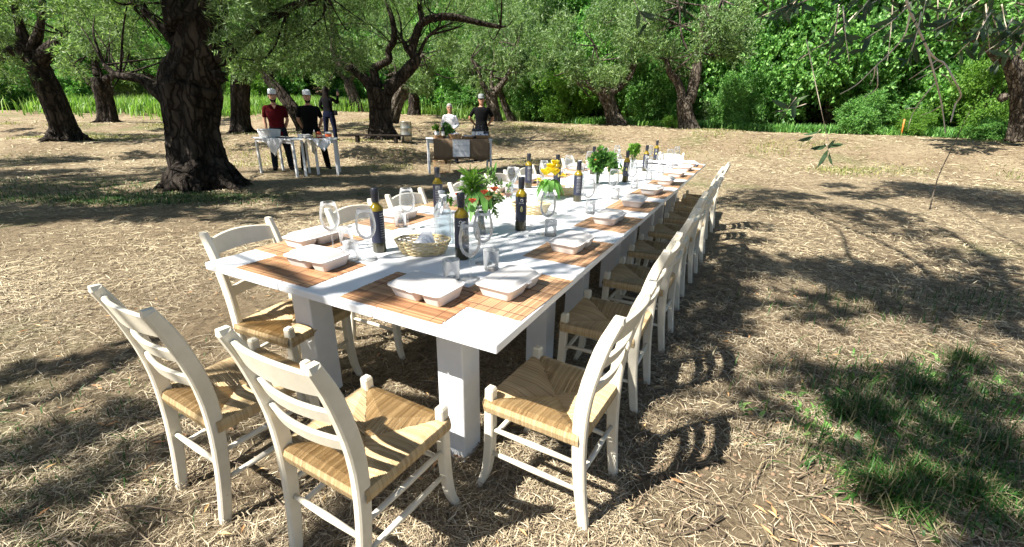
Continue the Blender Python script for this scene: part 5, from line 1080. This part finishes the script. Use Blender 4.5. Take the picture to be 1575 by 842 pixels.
    if glasses:
        c = MB()
        for e in (-1, 1): c.tube([(e*.034+.024*math.cos(t_), -.102, 1.642+.017*math.sin(t_)) for t_ in np.linspace(0, 6.28, 14)], .003, 5, False); c.tube([(e*.058, -.100, 1.645), (e*.084, .0, 1.648)], .0028, 5)
        c.tube([(-.01, -.104, 1.646), (.01, -.104, 1.646)], .003, 5); c.build('glasses', MT['dark' if hair == 'grey' and women else 'dark'], r)
    if hat:
        c = MB(); c.rings([(0, .005, 1.675, .086, .104), (0, .005, 1.70, .088, .106), (0, .005, 1.74, .086, .102), (0, .005, 1.775, .075, .088), (0, .005, 1.79, .045, .055)], 20); ht = c.build('cap', MT[hat], r)
        c = MB(); n = 12; vs = []
        for k_ in (0, 1):
            for i in range(n+1):
                a = math.pi*(1.08+.84*i/n); rr = (.09, .16)[k_]; vs.append((.085*math.cos(a) if k_ == 0 else .082*math.cos(a)*1.0, .005+(.104 if k_ == 0 else .165)*math.sin(a), 1.685-(0 if k_ == 0 else .012)))
        vs2 = vs+[(a, b_, z+.006) for a, b_, z in vs]; N = len(vs); w_ = n+1
        c.add(vs2, [(i, i+1, w_+i+1, w_+i) for i in range(n)]+[(N+w_+i, N+w_+i+1, N+i+1, N+i) for i in range(n)]+[(w_+i, w_+i+1, N+w_+i+1, N+w_+i) for i in range(n)]); c.build('cap_peak', MT[hat], ht)
    return r
dn = (0, 0, -1)
A_ = lambda *a: tuple(np.array(v, float) for v in a)
def arm(e, el, wr, hd): return (e, *A_(el, wr, hd))
q = at(415, 262, z=0)
def facing(x, y): return math.atan2(-x, y)*-1 if False else math.atan2(y, x)+math.pi/2+math.pi
def yawto(x, y): return math.atan2(-y, -x)+math.pi/2      # turn local -Y towards the camera
p1 = tuple(at(437, 262, z=0)[:2]); p2 = tuple(at(487, 261, z=0)[:2]); p3 = tuple(at(513, 240, z=0)[:2]); p4 = tuple(at(694, 253, z=0)[:2]); p5 = tuple(at(741, 251, z=0)[:2])
person('bearded man in a dark red v-neck tunic and white cap, arms behind him', *p1, 1.80, yawto(*p1), [arm(-1, (-.235, .06, 1.13), (-.225, .06, .90), (.2, .1, -1)), arm(1, (.235, .07, 1.13), (.16, .17, .93), (-1, .1, -.4))], 'red', ('jeans', 'long'), vneck=True, beard=True, hair='short', hat='capwhite')
person('bearded man in a black jacket and white cap, arms folded behind his back', *p2, 1.80, yawto(*p2)+.05, [arm(-1, (-.25, .08, 1.14), (-.17, .17, .96), (.8, .4, -.6)), arm(1, (.26, .07, 1.14), (.19, .17, .95), (-1, .2, -.2))], 'black', ('black', 'long'), beard=True, hair='short', hat='capwhite', stance=.25)
w3 = person('woman with long dark hair and jeans raising a phone, seen from behind', *p3, 1.62, yawto(*p3)+math.pi*.86, [arm(-1, (-.26, -.20, 1.25), (-.25, -.30, 1.50), (0, -.2, 1)), arm(1, (.24, .05, 1.15), (.20, -.12, 1.02), (0, -.9, -.3))], 'black', ('navy', 'tuck'), hair='long', women=True, sleeve='long')
person('woman with short grey hair and glasses in a white sweater behind the burlap table', *p4, 1.58, yawto(*p4), [arm(-1, (-.24, .02, 1.14), (-.14, -.22, 1.06), (.5, -.7, 0)), arm(1, (.24, .02, 1.14), (.10, -.24, 1.04), (-.8, -.4, -.1))], 'whiteknit', ('jeans', 'tuck'), hair='grey', glasses=True, women=True, sleeve='long', skin='skin_tan')
person('man in a black t-shirt, grey cap and glasses, hands behind his back', *p5, 1.80, yawto(*p5), [arm(-1, (-.33, .08, 1.16), (-.18, .20, .98), (.9, .2, -.3)), arm(1, (.33, .08, 1.16), (.18, .20, .98), (-.9, .2, -.3))], 'black', ('black', 'tuck'), hair='short', hat='greycap', glasses=True, skin='skin_tan')
# phone and bag of the woman
cy_, sy_ = math.cos(w3.rotation_euler.z), math.sin(w3.rotation_euler.z)
def wl(x, y, z): s = 1.62/1.75; return (w3.location.x+s*(cy_*x-sy_*y), w3.location.y+s*(sy_*x+cy_*y), w3.location.z+s*z)
m = MB(); m.box((-.038, -.005, 0), (.038, .005, .155), .003); tag(m.build('phone', MT['dark'], None, wl(-.25, -.36, 1.55), w3.rotation_euler.z), 'dark phone held up by the long-haired woman', 'phone')
bgr = thing('shoulder_bag', 'small dark bag hanging on a thin strap at the woman\'s side', 'bag', wl(-.20, -.02, .86), w3.rotation_euler.z)
m = MB(); m.rings([(0, 0, 0, .09, .035), (0, 0, .02, .10, .04), (0, 0, .14, .09, .032), (0, 0, .15, .07, .02)], 18, pw=5); m.build('bag_body', MT['black'], bgr)
m = MB(); m.tube(spline([(-.08, 0, .14), (.0, -.10, .40), (.14, -.04, .56)], 10), .004, 5); m.tube(spline([(.08, 0, .14), (.02, .10, .40), (.14, .08, .52)], 10), .004, 5); m.build('strap', MT['dark'], bgr)
